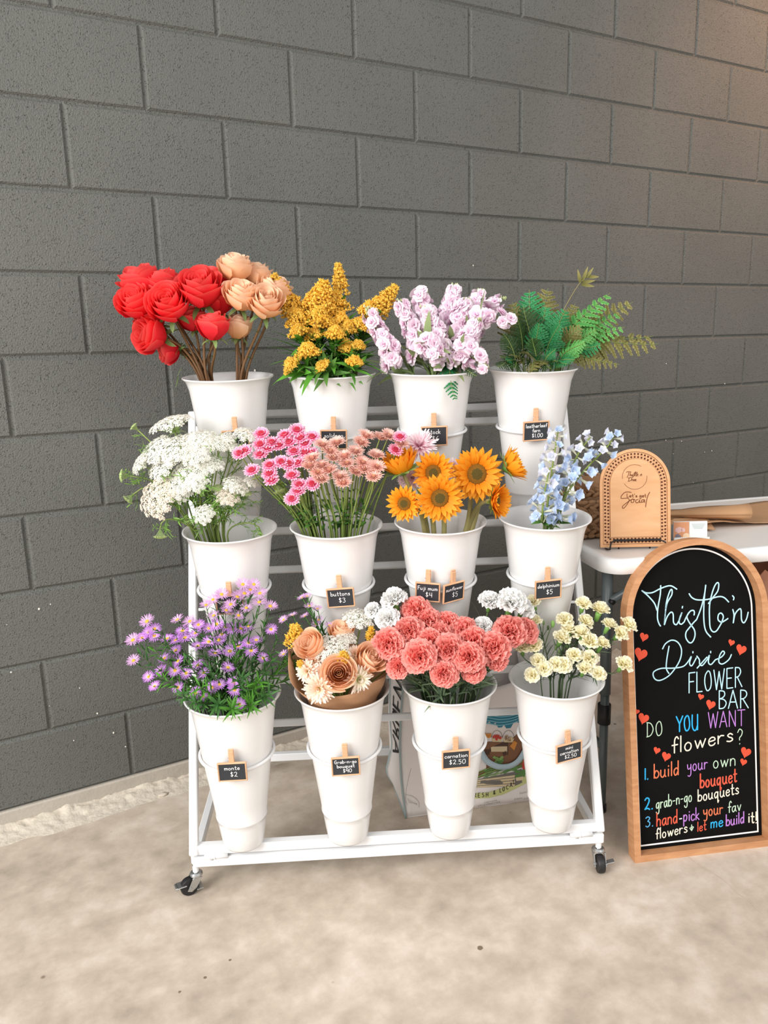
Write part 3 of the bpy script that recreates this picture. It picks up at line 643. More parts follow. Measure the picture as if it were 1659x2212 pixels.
# ---------------------------------------------------------------- things on the table
# arched wooden panel on a wire easel
a0 = ontab(1297, 1183, TZ+.006); a1 = ontab(1449, 1180, TZ+.006); LE = (a1-a0); LW = LE.length; LE.normalize(); LN0 = V((-LE.y, LE.x, 0)); lt = radians(10)
LV = LN0*sin(lt)+EZ*cos(lt); LN = LN0*cos(lt)-EZ*sin(lt); LM = frameM(a0, LE, LN, LV); LH = .24
for k in range(60):
    if px(LM @ V((LW/2, 0, LH)))[1] < 970: break
    LH += .0025
soc = thing('wooden_arch_sign', 'arched light wood panel with cane pattern border standing on the table', 'sign', LM)
mb = MB(); o1 = arch(LW, LH, 0, 28); mb.poly([V((x, 0.004, z)) for x, z in o1][::-1]); mb.poly([V((x, .0075, z)) for x, z in o1])
for i in range(len(o1)):
    p, q = o1[i], o1[(i+1) % len(o1)]; mb.poly([V((p[0], .004, p[1])), V((q[0], .004, q[1])), V((q[0], .0075, q[1])), V((p[0], .0075, p[1]))])
mb.build('back_panel', M['burnt'], soc, False)
mb = MB(); archring(mb, arch(LW, LH, 0, 28), arch(LW, LH, .0075, 28), 0, .004); mb.build('rim', M['panelrim'], soc, False)
mb = MB(); archring(mb, arch(LW, LH, .0085, 28), arch(LW, LH, .026, 28), .0015, .004); cane = mb.build('cane_border', M['panelrim'], soc, False)
IN = .0265
def arch_at(ins, d): # point at arclength d along the inset arch, starting bottom-left
    r = LW/2-ins; hs = LH-LW/2-ins
    if d < hs: return ins, ins+d
    d -= hs
    if d < pi*r: a = d/r; return LW/2-r*cos(a), LH-LW/2+r*sin(a)
    d -= pi*r; return LW-ins, LH-LW/2-d
mb = MB(); pitch = .0088
for ins in (.0135, .0215):
    tot = 2*(LH-LW/2-ins)+pi*(LW/2-ins); n = int(tot/pitch)
    cs = [arch_at(ins, (k+.5)*tot/n) for k in range(n)]; nb = int((LW-2*ins)/pitch); cs += [(ins+(k+.5)*(LW-2*ins)/nb, ins) for k in range(nb)]
    for cx, cz in cs: mb.poly([V((cx+.0027*cos(a*pi/5), .0012, cz+.0027*sin(a*pi/5))) for a in range(10)][::-1])
    tot = 2*(LH-LW/2-.0175)+pi*(LW/2-.0175); n = int(tot/(pitch/2))
    for k in range(n):
        for i2 in (.0095, .0175, .0252):
            cx, cz = arch_at(i2, k*tot/n); mb.poly([V((cx+.0007*cos(a*pi/2), .0012, cz+.0007*sin(a*pi/2))) for a in range(4)][::-1])
mb.build('holes', M['burnt'], cane, False)
mb = MB(); ip = arch(LW, LH, IN, 28); mb.poly([V((x, -.0012, z)) for x, z in ip][::-1])
for i in range(len(ip)):
    p, q = ip[i], ip[(i+1) % len(ip)]; mb.poly([V((p[0], -.0012, p[1])), V((q[0], -.0012, q[1])), V((q[0], .004, q[1])), V((p[0], .004, p[1]))])
mb.build('front_panel', M['panelwood'], soc, False)
LI = LM.inverted(); LP = LM @ V((0, -.0016, 0))
def onsoc(x, y): return LI @ onplane(x, y, LP, LN)
mb = MB(); k = 230/1659
def so(s_, wpx): 
    for st in parse(s_): ribbon(mb, [onsoc(1240+a*k, 960+b*k) for a, b in smooth(st, 5)], wpx/FPX*1.95, (0, -1, 0))
so('890,750 850,740 790,750 740,800 735,840 780,840 840,840 860,870 830,930 780,990 755,990 760,960 820,910 890,860|910,850 890,870 895,905 925,900 935,870 910,850 950,860|1000,855 965,870 965,905 1000,905 1020,870|1025,860 1020,900 1040,905|1090,860 1060,865 1050,900 1080,895 1095,860 1100,905|1180,745 1150,800 1125,900 1115,975', 1.6)
cx, cy, rr = 945, 507, 192
so(' '.join('%.0f,%.0f' % (cx+rr*cos(radians(a)), cy+rr*sin(radians(a))) for a in range(-5, 150, 8)), .7)
so(' '.join('%.0f,%.0f' % (cx+rr*cos(radians(a)), cy+rr*sin(radians(a))) for a in range(172, 305, 8)), .7)
so('815,435 840,425 890,430|855,425 845,480 825,515|880,430 870,490 885,470 895,490|905,470 902,492 915,490|925,465 915,480 925,495 912,515 905,510|950,430 935,490|965,425 945,490|930,450 985,445|985,430 965,490 975,492|985,480 1000,465 990,462 985,485 1000,492|1040,465 1030,490|1035,475 1055,462 1050,490', 1.3)
so('860,520 850,570|845,525 885,515 900,540 870,570 840,575|905,545 900,568|915,545 935,568|935,545 915,568|945,545 940,568|955,560 970,548 958,545 952,562 970,570', 1.3)
def txt(s_, x0, y0, x1, h, wpx):
    st, wd = write(s_)
    for q in st: ribbon(mb, [onsoc(1240+(x0+a*(x1-x0)/wd)*k, 960+(y0-b*h/20)*k) for a, b in smooth(q, 4)], wpx/FPX*1.95, (0, -1, 0))
txt("Let's", 822, 822, 985, 50, 1.4); txt('get', 1018, 822, 1125, 54, 1.4)
mb.build('engraving', M['engrave'], soc)
ez = thing('plate_easel', 'black twisted wire easel holding up the wooden arch sign', 'stand', LM)
mb = MB(); zf = -.0055
pa = [V((.018, .045, zf)), V((.018, -.010, zf+.001)), V((.020, -.016, zf+.001)), V((.024, -.013, .012)), V((.034, -.0065, .0185)), V((LW-.03, -.0065, .0185)), V((LW-.018, -.013, .012)), V((LW-.014, -.016, zf+.001)), V((LW-.012, -.010, zf+.001)), V((LW-.012, .045, zf))]
mb.tube(pa, .0021, n=7)
for i in range(34):
    x = .034+(LW-.064)*i/33; mb.blob((x, -.0065, .0185), .0034, 6, 4, sq=(.75, 1, 1))
mb.build('front_bar', M['iron'], ez)
mb = MB(); mb.tube([V((.05, .012, zf)), V((LW/2, .020, .15)), V((LW-.05, .012, zf))], .0021, n=7); mb.tube([V((LW/2, .020, .15)), V((LW/2, .075, -.012-.0))], .0021, n=7); mb.build('back_prop', M['iron'], ez)

# woven basket with its lid raised, behind the sign
b0 = ontab(1252, 1166); b1 = b0+ET*.215
bas = thing('woven_basket', 'woven straw basket with raised lid behind the wooden arch sign', 'basket', frameM(b0, ET, NT, EZ))
def weave(mb, A, Bv, x0, x1, z0, z1, rows, fl):
    """a sheet of braided straw: A + Bv*x is the base line, rows upwards"""
    hh = (z1-z0)/rows
    for i in range(rows):
        n = max(3, int(abs(x1-x0)/.026))
        for jj in range(n):
            for s_ in (-1, 1):
                c = A+Bv*(x0+(jj+.5+.18*s_)*(x1-x0)/n)+fl*(z0+(i+.5+.22*s_)*hh)
                zz = fl.normalized(); xx = Bv.normalized(); d = (xx*cos(.5*s_*(1 if i % 2 else -1))+zz*sin(.5*s_*(1 if i % 2 else -1)))
                nn = xx.cross(zz); mb.blob(c-nn*0.0, hh*.62, 7, 5, M=Matrix((d, nn, d.cross(nn))).transposed(), sq=(1.15, .36, .42))
mb = MB(); X, Y, Z = V((1, 0, 0)), V((0, 1, 0)), V((0, 0, 1))
weave(mb, V((0, 0, 0)), X, 0, .205, .012, .10, 4, Z); weave(mb, V((0, 0, 0)), Y, 0, .15, .012, .10, 4, Z); weave(mb, V((.205, 0, 0)), Y, 0, .15, .012, .10, 4, Z); weave(mb, V((0, .15, 0)), X, 0, .205, .012, .10, 4, Z)
mb.box((.004, .004, .003), (.2, .146, .09)); mb.build('body', M['straw'], bas)
for zz in (.008, .103): 
    mb = MB(); pts = [V((0, 0, zz)), V((.205, 0, zz)), V((.205, .15, zz)), V((0, .15, zz)), V((0, 0, zz))]
    for i in range(4):
        n = 9
        for j in range(n): mb.blob(pts[i].lerp(pts[i+1], (j+.5)/n), .008, 6, 4, M=Matrix.Rotation(math.atan2((pts[i+1]-pts[i]).y, (pts[i+1]-pts[i]).x), 3, 'Z'), sq=(1.7, 1, .75))
    mb.build('rim', M['straw'], bas)
mb = MB(); weave(mb, V((.012, .05, .105)), X, 0, .185, .0, .07, 3, V((0, .28, .95))); mb.box((.014, .056, .105), (.19, .062, .165)); mb.build('lid', M['straw'], bas)

# card holder and cards
hc = ontab(1493, 1172); hd = (RX-EZ*RX.z).normalized(); hn = V((-hd.y, hd.x, 0)); HM = frameM(hc, hd, hn, EZ)
hold = thing('card_holder', 'clear acrylic card holder on the table behind the chalkboard sign', 'card holder', HM)
mb = MB(); mb.box((-.048, -.006, .0005), (.046, .03, .003)); mb.box((-.048, .022, .003), (.046, .0235, .045)); mb.box((-.048, -.006, .003), (.046, -.0048, .016)); mb.build('tray', M['acrylic'], hold, False)
def cardstack(name, x0, x1, label, h, dx=0):
    c = thing(name, label, 'card', frameM(hc+hd*0+hn*.004+EZ*.0035, hd, hn*cos(.12)-EZ*sin(.12)*1, EZ*cos(.12)+hn*sin(.12)), None)
    mb = MB()
    for i in range(6): mb.box((x0+i*.0004, .0005+i*.0018, 0), (x1+i*.0004, .0012+i*.0018, h))
    mb.build('cards', M['card'], c, False); return c
cA = cardstack('photo_card', -.046, -.004, 'stack of cards printed with a warm photo, left in the card holder', .052)
mb = MB(); mb.poly([V((-.0455, 0, .001)), V((-.0045, 0, .001)), V((-.0045, 0, .0515)), V((-.0455, 0, .0515))]); mb.build('photo_print', M['photo_orange'], cA, False)
for nm, cx, cz, r, sx in (('photo_grey', -.034, .010, .011, .9), ('photo_pink', -.032, .030, .010, 1.0), ('photo_tan', -.012, .012, .0095, 1), ('photo_pink', -.020, .030, .006, 1)):
    mb = MB(); mb.poly([V((cx+r*sx*cos(a*pi/8)*(1 if nm == 'photo_tan' else U(.7, 1.1)), -.0004, cz+r*sin(a*pi/8)*(1 if nm == 'photo_tan' else U(.7, 1.1)))) for a in range(16)][::-1]); mb.build('photo_detail', M[nm], cA, False)
cB = cardstack('info_card', -.0035, .044, 'stack of white information cards, right in the card holder', .052)
mb = MB()
for i, z in enumerate((.044, .040, .0365, .033)): mb.box((.002+.002*i, -.0003, z), (.038-.002*i, .0001, z+.0011))
mb.build('small_print', M['piping'], cB, False)

# kraft paper sheets at the back of the table
def sheet(name, corners, label, nx=14, ny=8, bumps=.006, seed=1, rise=lambda u, v: 0):
    mb = MB(); P = []
    A, Bq, Cq, D = [V(c) for c in corners]
    for i in range(nx+1):
        row = []
        for j in range(ny+1):
            u, v = i/nx, j/ny; p = A*(1-u)*(1-v)+Bq*u*(1-v)+Cq*u*v+D*(1-u)*v
            p = p+EZ*(abs(noise3(u*4+seed, v*3))*bumps+rise(u, v)+.0012); row.append(p)
        P.append(row)
    mb.grid(P); o = mb.build(name, M['kraft']); md = o.modifiers.new('thick', 'SOLIDIFY'); md.thickness = .0006; return tag(o, label, 'paper')
zt = TZ+.001
sheet('kraft_paper_sheet', [TT(.30, .21, zt), TT(1.10, .20, zt), TT(1.10, .475, zt), TT(.30, .46, zt)], 'wide flat sheet of brown kraft paper along the back of the table', 24, 10, .012, 2, lambda u, v: .018*(1-v)**2*max(0, sin(u*9)))
def cone_sheet(name, a, b, r0, r1, label, turns=1.15, flat_=.55):
    a = V(a); b = V(b); d = (b-a).normalized(); s_ = d.cross(EZ).normalized(); mb = MB(); P = []
    for i in range(9):
        u = i/8; c = a.lerp(b, u); r = r0+(r1-r0)*u; row = []
        for j in range(25):
            t = 2*pi*turns*j/24; rr = r*(1-.12*j/24)
            row.append(c+s_*rr*cos(t)+EZ*(rr*flat_*sin(t)+r*flat_+.002))
        P.append(row)
    mb.grid(P); o = mb.build(name, M['kraft']); md = o.modifiers.new('thick', 'SOLIDIFY'); md.thickness = .0006; return tag(o, label, 'paper')
cone_sheet('kraft_paper_roll', TT(.33, .33, zt+.016), TT(.56, .225, zt+.014), .012, .042, 'loosely rolled cone of brown kraft paper lying on the flat sheet')
sheet('kraft_paper_offcut', [ontab(1440, 1137, zt+.003), ontab(1545, 1146, zt+.003), ontab(1524, 1112, zt+.02), ontab(1448, 1124, zt+.02)], 'small folded piece of kraft paper behind the card holder', 8, 6, .004, 5)
# crumpled paper in a bag under the table (only its edge shows beside the sign)
pb = TT(.60, .24, 0)
pk = thing('paper_bag', 'crumpled brown paper bag standing under the table beside the sign', 'bag', Matrix.Translation(pb))
mb = MB(); P = []
for i in range(22):
    u = i/21; row = []
    for j in range(28):
        a = 2*pi*j/28; r = .085*(1+.25*u)*(1+.22*noise3(cos(a)*2, sin(a)*2, u*7)); row.append((r*cos(a), r*sin(a), .001+.62*u+(.05*noise3(cos(a)*3, sin(a)*3, 9) if i == 21 else 0)))
    P.append(row)
M['paperbag'] = mat('crumpled_bag_paper', (196, 140, 112), .85, .2, 30, .5, 60)
mb.grid(P, closeu=True); mb.poly([V(p) for p in P[0]][::-1]); mb.build('paper', M['paperbag'], pk)

# ---------------------------------------------------------------- printed shopping bag behind the bottom tier
BG0 = onplane(877, 1767, (0, 0, 0), (0, 0, 1)); BGE = (onplane(1145, 1730, (0, 0, 0), (0, 0, 1))-BG0).normalized(); BGN = V((-BGE.y, BGE.x, 0)); BGM = frameM(BG0+EZ*.0005, BGE, BGN, EZ); GI = BGM.inverted()
bagt = thing('shopping_bag', 'white printed shopping bag with a farm stand picture on the floor behind the rack', 'bag', BGM)
GW, GH, GD = .385, .392, .165
def bagface(u, v): # front panel surface
    return V((GW*u+.012*sin(pi*v)*(-1 if u < .5 else 1)*abs(2*u-1), -.006*sin(pi*u)*sin(pi*v)+.004*noise3(u*5, v*5), GH*v*(1-.10*sin(pi*u)*v**3)))
mb = MB(); mb.grid([[bagface(i/20, j/20) for j in range(21)] for i in range(21)][::-1])
mb.grid([[bagface(i/20, j/20)*1+V((0, GD, 0.01*j/20)) for j in range(21)] for i in range(21)])
def gus(s_, u, v): # side panel: folds in towards the top, flares at the foot
    x0 = bagface(0 if s_ < 0 else 1, v); fold = .03*sin(pi*u)*v; fl = .03*u*max(0, 1-abs(v-.12)/.2)
    return V((x0.x+(fold-fl)*(1 if s_ < 0 else -1)+(0.012*u*(1-v)), x0.y+(GD*u), x0.z+.02*u*(1-v)*0+.01*u*v))
for s_ in (-1, 1):
    P = [[gus(s_, i/10, j/20) for j in range(21)] for i in range(11)]; mb.grid(P if s_ < 0 else P[::-1])
mb.poly([bagface(0, 0), bagface(1, 0), bagface(1, 0)+V((0, GD, 0)), bagface(0, 0)+V((0, GD, 0))][::-1])
ob = mb.build('panels', M['bag'], bagt); md = ob.modifiers.new('thick', 'SOLIDIFY'); md.thickness = .0008
mb = MB()
for P_ in ([bagface(0, j/20)+V((-.001, -.001, 0)) for j in range(21)], [bagface(1, j/20)+V((.001, -.001, 0)) for j in range(21)], [gus(-1, 1, j/20) for j in range(21)], [gus(-1, i/10, 0) for i in range(11)]):
    mb = MB(); mb.tube(P_, .0028, n=6); mb.build('piping', M['piping'], bagt)
GP = BGM @ V((0, -.0075, 0))
def onbag(x, y, k=0): 
    p = GI @ onplane(x, y, GP, BGN); u = min(1, max(0, p.x/GW)); v = min(1, max(0, p.z/GH)); q = bagface(u, v); return V((p.x, q.y-.0012-.0004*k, p.z))
kx, ky = 160/677, 300/1270
def bp(s_): return [(1000+a*kx, 1480+b*ky) for a, b in parse(s_)[0]]
PR = {}
def bpoly(col, s_, k=1):
    """a printed patch: triangulated fan on the bag's surface"""
    mb = PR.setdefault((col, k), MB()); mb.poly([onbag(x, y, k) for x, y in bp(s_)][::-1])
def bline(col, s_, w_, k=2):
    mb = PR.setdefault((col, k), MB()); ribbon(mb, [onbag(x, y, k) for x, y in smooth(bp(s_), 4)], w_, (0, -1, 0))
bpoly('print_teal', '150,255 540,240 545,340 515,350 490,340 465,350 440,395 400,400 378,365 360,390 325,392 300,345 270,365 245,335 215,350 150,330')
for q in range(4): bline('print_teal_light', '160,%d 240,%d 330,%d 430,%d 520,%d' % (280+q*24, 275+q*26, 292+q*26, 285+q*24, 262+q*22), .0028)
bpoly('print_brown', '120,540 240,520 420,525 520,430 600,440 620,600 620,790 560,760 340,780 140,860')
bpoly('print_dark', '240,525 415,525 415,640 250,640', 2); bpoly('print_cream', '255,565 405,560 405,610 260,615', 3); bpoly('print_brown', '245,610 405,610 400,665 300,650 250,640', 4)
for c_, cx_, cy_ in (('print_red', 312, 480), ('print_cream', 418, 485), ('print_orange', 225, 455)):
    for i in range(11): 
        a, r = U(0, 6.28), sqrt(U(0, 1)); x, y = cx_+38*r*cos(a), cy_+22*r*sin(a); bpoly(c_ if c_ != 'print_cream' or i % 2 else 'print_brown', ' '.join('%.1f,%.1f' % (x+12*cos(b), y+11*sin(b)) for b in [q*1.05 for q in range(6)]), 4)
for cx_ in (312, 418): bpoly('print_cream', '%d,490 %d,490 %d,525 %d,525' % (cx_-52, cx_+52, cx_+38, cx_-38), 2); bline('print_dark', '%d,480 %d,435 %d,415 %d,435 %d,480' % (cx_-55, cx_-35, cx_, cx_+35, cx_+52), .0012, 5)
bpoly('print_orange', '430,560 470,510 500,530 470,600', 3); bpoly('print_dark', '360,620 395,600 400,635 370,650', 5); bpoly('print_dark', '205,590 245,590 240,635 210,635', 5)
for i in range(16): x, y = U(285, 370), U(660, 715); bpoly('print_green' if i % 2 else 'print_green_light', ' '.join('%.1f,%.1f' % (x+16*cos(b), y+14*sin(b)) for b in [q*1.05 for q in range(6)]), 4)
bpoly('print_grey', '120,870 470,800 540,770 545,900 470,930 120,945', 2)
for i in range(4): bpoly('print_cream', '130,%d 480,%d 475,%d 128,%d' % (872+i*19, 828+i*26, 848+i*26, 886+i*19), 3)
for i in range(46):
    x = U(150, 520); y = 815-(x-150)*.2+U(-35, 40); bline('print_green' if i % 3 else 'print_green_light', '%.0f,%.0f %.0f,%.0f %.0f,%.0f' % (x-38, y+14, x, y-6+U(-6, 6), x+40, y-18), .0022, 4)
for i in range(16): x, y = U(480, 565), U(780, 850); bpoly('print_green', ' '.join('%.1f,%.1f' % (x+18*cos(b), y+16*sin(b)) for b in [q*1.05 for q in range(6)]), 4)
bpoly('print_cream', '485,850 555,838 550,872 490,880', 5); bpoly('print_red', '545,700 585,690 585,800 550,770', 3)
bpoly('print_lime', '60,1000 240,985 370,945 470,880 600,830 612,890 500,945 380,1005 240,1040 60,1050', 2)
bx = [(82, 1035, 'F'), (105, 1033, 'R'), (140, 1032, 'E'), (176, 1028, 'S'), (212, 1024, 'H'), (280, 1004, '@'), (338, 985, 'L'), (364, 975, 'O'), (398, 958, 'C'), (432, 935, 'A'), (462, 908, 'L')]
for x, y, ch in bx:
    st, wd = write(ch); mb = PR.setdefault(('ink', 5), MB())
    for q in st: ribbon(mb, [onbag(1000+(x+a*1.7)*kx, 1480+(y-b*1.9-a*.35)*ky, 5) for a, b in smooth(q, 4)], .0016, (0, -1, 0))
for x, y, s_, h in ((195, 1085, 'carrots', .8), (140, 1115, 'strawberries', .8), (520, 1000, 'tomatoes', 1.0), (475, 1055, 'peas', 1.0), (560, 1050, 'corn', .9)):
    st, wd = write(s_); mb = PR.setdefault(('print_grey', 5), MB())
    for q in st: ribbon(mb, [onbag(1000+(x+a*1.5)*kx, 1480+(y-b*h-a*.25)*ky, 5) for a, b in smooth(q, 3)], .0006, (0, -1, 0))
bline('print_grey', '-470,770 -520,1010 -505,1105', .0007); bline('print_grey', '-520,1010 -450,1030 -400,1080 -395,1130', .0007)
for i in range(5): bline('print_grey', '%d,%d %d,%d %d,%d' % (-500+i*18, 1045+i*12, -490+i*18, 1075+i*8, -475+i*14, 1090), .0007)
for (cnm, k_), mb in PR.items(): mb.build('print', M[cnm], bagt, False)
mb = MB(); q = [onbag(x, y, 9)+V((0, -.004, 0)) for x, y in smooth(bp('150,560 165,610 210,680 270,720 340,740 420,735 490,700 540,640 580,570 600,520'), 5)]; ribbon(mb, q, .0165, (0, -1, 0)); o = mb.build('handle', M['strap'], bagt); md = o.modifiers.new('thick', 'SOLIDIFY'); md.thickness = .0016
# lettering that runs up the side panel
mb = MB()
def side(s_, v0, v1, u0, u1, w_):
    st, wd = write(s_)
    for q in st:
        pts = []
        for a, b in smooth(q, 4):
            v = v0+(v1-v0)*a/wd; u = u0+(u1-u0)*b/20; p = gus(-1, u, v); pts.append(p+V((-.0015, -.0006, 0)))
        ribbon(mb, pts, w_, (-1, 0, 0))
side('shop the', .34, .66, .45, .28, .0028); side('.com', .74, .90, .45, .28, .0028); side('RUE', .46, .74, .88, .58, .008); side('A', .30, .44, .9, .6, .008); side('W', .76, .93, .88, .55, .008)
mb.build('side_lettering', M['ink'], bagt)

# ================================================================ flowers
GA = pi*(3-sqrt(5))
PO = lambda u: max(.02, (.12+.88*sin(pi*min(1, .08+.92*u**.9))**.8) if u < .999 else .02)      # oval, pointed
PR = lambda u: (.22+.78*sin(min(1, u*1.15)*pi/2))*(1 if u < .9 else .72)                          # broad, round end
PS = lambda u: (.55+.45*sin(pi*u))*(1 if u < .9 else .6)                                            # strap
PF = lambda u: .10+.90*sin(min(1, u*1.08)*pi/2)**1.6                                                                        # fan

def rose_mesh(name, m, seed, open_=1.0):
    R_ = random.Random(seed); mb = MB(); phi = R_.uniform(0, 6)
    for n, R, H, fl in [(2, .05, .84, 0), (3, .11, .89, 0), (3, .18, .94, .02), (3, .26, .98, .06), (4, .36, .99, .16*open_), (5, .46, .93, .36*open_), (5, .55, .84, .72*open_)]:
        for k in range(n):
            phi += 2*pi/n+R_.uniform(-.2, .2); wd = 1.15*pi/n+.30; P = []; hh = H*R_.uniform(.94, 1.05); ff = fl*R_.uniform(.6, 1.4)
            for i in range(9):
                s_ = i/8; row = []
                for j in range(9):
                    q = -1+j/4; top = hh*(1-.26*abs(q)**2.2); e = max(0, (s_-.55)/.45)
                    rad = R*(.40+.60*sin(min(1, s_*1.45)*pi/2))*(1+.10*q)*(1-.10*max(0, s_-.5)*(1 if fl < .1 else 0))+ff*.34*e**1.6*(1.15-.5*abs(q)); z = top*s_-ff*.24*e**2.2*(1-.2*abs(q))
                    th = phi+q*wd*(.55+.45*min(1, s_*2)); row.append((rad*cos(th), rad*sin(th), z+.014*sin(q*6+phi)*e))
                P.append(row)
            mb.grid(P, 0, [i/8 for i in range(9)])
        phi += GA
    return mb.mesh(name, m)
def carnation_mesh(name, m, seed, n=62, wide=.50, ruf=.13, spread=1.0):
    R_ = random.Random(seed); mb = MB()
    for k in range(n):
        f = (k+.5)/n; el = pi/2-(f**.62)*(pi/2+.22)*spread; phi = k*GA; L = .50*R_.uniform(.88, 1.1)*(1-.12*(1-f)); b0 = len(mb.v)
        mb.petal(phi, .02+.03*f, .02+.12*(1-f), L, wide*R_.uniform(.8, 1.15), pi/2*.95-.5*f, el+R_.uniform(-.22, .22), PF, 5, 11, .0, ruf, R_.uniform(1.6, 3.0), R_.uniform(0, 6))
        for q in range(12):     # fringed edge
            i = b0+5*12+q; v = mb.v[i]; s_ = 1.04-.16*((q-5.5)/5.5)**2+(.022 if q % 2 else -.022)*R_.uniform(.3, 1.3); mb.v[i] = (v[0]*s_, v[1]*s_, v[2]*s_)
    return mb.mesh(name, m)
def daisy_mesh(name, m, seed, rows, disc_r=.0):
    """rows: (count, length, width, r0, z0, angle at base, angle at tip, profile, cup)"""
    R_ = random.Random(seed); mb = MB()
    for n, L, W, r0, z0, a0, a1, pf, cup in rows:
        o = R_.uniform(0, 6)
        for k in range(n): mb.petal(o+2*pi*k/n+R_.uniform(-.5, .5)*pi/n, r0, z0, L*R_.uniform(.86, 1.1), W*R_.uniform(.85, 1.1), a0+R_.uniform(-.12, .12), a1+R_.uniform(-.2, .2), pf, 4, 2, cup)
    return mb.mesh(name, m)
def dome_mesh(name, m, r, h, n=90, br=.05, mid=None):
    mb = MB(); mb.blob((0, 0, 0), r, 14, 6, sq=(1, 1, h/r))
    for k in range(n):
        f = sqrt((k+.5)/n); rr = r*.97*f; z = h*sqrt(max(0, 1-f*f*.95)); mb.blob((rr*cos(k*GA), rr*sin(k*GA), z), br*r, 5, 3, m=1 if mid and f < .55 else 0, t=f)
    return mb.mesh(name, [m, mid] if mid else m)
def sepals_mesh(name, m, n, L, W, r0, a0, a1, cup=None):
    mb = MB()
    for k in range(n): mb.petal(2*pi*k/n, r0, 0, L, W, a0, a1+random.uniform(-.25, .25), PO, 4, 2, .2)
    if cup: mb.lathe([(.001, cup[2]), (cup[0], cup[2]*.8), (cup[1], .0), (cup[1]*.6, .02)], 10)
    return mb.mesh(name, m)
def umbel_mesh(name, m, seed, n=26, closed=False, green=None):
    """rays spring from the origin to a dome of little umbels; material 0 florets, 1 rays"""
    R_ = random.Random(seed); mb = MB()
    for k in range(n):
        f = sqrt((k+.5)/n); a = k*GA; rr = (.5*f if not closed else .36*f); z = (.34-.14*f*f if not closed else .56-.10*f*f)
        c = V((rr*cos(a), rr*sin(a), z)); mb.tube([V((0, 0, 0)), V((rr*.55*cos(a), rr*.55*sin(a), z*.62)), c], .007, .005, 4, m=1, cap=False)
        nrm = (c-V((0, 0, -.35))).normalized(); x = nrm.orthogonal().normalized(); y = nrm.cross(x); q = 18 if not closed else 9; ur = .105 if not closed else .07
        for j in range(q):
            g = sqrt((j+.5)/q); b = j*GA+k; p = c+(x*cos(b)+y*sin(b))*ur*g+nrm*(.05*(1-g*g)+R_.uniform(-.008, .012)); r = (.038 if not closed else .050)*R_.uniform(.75, 1.2)
            n2 = (nrm+V((R_.uniform(-.5, .5), R_.uniform(-.5, .5), R_.uniform(-.2, .3)))).normalized(); x2 = n2.orthogonal().normalized(); y2 = n2.cross(x2); o = R_.uniform(0, 6); i0 = mb.vert(p+n2*r*.25, .3); ring = []
            for e in range(10): ra = r*(1.0 if e % 2 else .45); ring.append(mb.vert(p+(x2*cos(o+e*pi/5)+y2*sin(o+e*pi/5))*ra, 1.0))
            for e in range(10): mb.face((i0, ring[e], ring[(e+1) % 10]))
    if True:
        for k in range(9): a = k*.7; mb.tube([V((0, 0, 0)), V((.16*cos(a), .16*sin(a), -.01)), V((.27*cos(a), .27*sin(a), -.09))], .007, .002, 4, m=1, cap=False)
    return mb.mesh(name, [m, M['umbel_green']])

G = {}
def var(key, fn, n=3): G[key] = [fn(s_) for s_ in range(n)]
var('rose_red', lambda s_: rose_mesh('bloom', M['rose_red'], s_, .42), 4); var('rose_peach', lambda s_: rose_mesh('bloom', M['rose_peach'], 10+s_, .45), 3)
var('coral', lambda s_: carnation_mesh('bloom', M['coral'], s_, 84, .46, .13, 1.05), 4); var('carn_white', lambda s_: carnation_mesh('bloom', M['carn_white'], 20+s_, 56, .52, .11, 1.0), 2); var('mini', lambda s_: carnation_mesh('flower_head', M['carn_yellow'], 30+s_, 24, .50, .075, .95), 3)
var('hotpink', lambda s_: daisy_mesh('petals', M['hotpink'], s_, [(19, .30, .13, .17, 0, .25, .05, PS, .15), (17, .25, .12, .16, .03, .7, .35, PS, .15), (15, .16, .10, .13, .05, 1.3, .9, PS, .1)]), 3)
G['hot_disc'] = dome_mesh('disc', M['hotpink_disc'], .17, .09, 60, .13)
def pom(s_, m, n=130):
    R_ = random.Random(s_); mb = MB()
    for k in range(n):
        f = ((k+.5)/n); a = k*GA; e = 1-f**.75; mb.petal(a, .02+.10*f, .02+.10*e, (.13+.29*f**.8)*R_.uniform(.88, 1.1), .085*R_.uniform(.8, 1.2), .95+.6*e, .12+1.25*e+R_.uniform(-.12, .12), PS, 3, 2, .3)
    return mb.mesh('petals', m)
var('salmon', lambda s_: pom(40+s_, M['salmon']), 3)
G['sal_disc'] = dome_mesh('disc', M['salmon_disc'], .10, .12, 40, .16)
def sunrows(s_, up): return daisy_mesh('petals', M['sunpetal'], 50+s_, [(20, .35, .135, .19, -.02, .15+up, -.10+up*1.25, PO, .22), (20, .33, .13, .19, .01, .38+up, .16+up*1.25, PO, .25), (18, .27, .11, .19, .03, .7+up, .45+up*1.2, PO, .25)])
G['sun'] = [sunrows(0, .05), sunrows(1, .15), sunrows(2, .55), sunrows(3, .85)]
G['sun_disc'] = dome_mesh('disc', M['sundisc'], .20, .07, 260, .075, M['sundisc_mid']); G['sun_sep'] = sepals_mesh('sepals', M['calyx_green'], 14, .30, .10, .08, -.1, .25, (.05, .17, -.10))
var('fuji', lambda s_: daisy_mesh('bloom', M['fuji'], 60+s_, [(26, .48, .07, .03, 0, .3, .0, PS, .35), (24, .45, .07, .03, .03, .7, .35, PS, .35), (20, .38, .06, .02, .05, 1.05, .75, PS, .35), (14, .26, .06, .01, .06, 1.4, 1.2, PS, .35)]), 2)
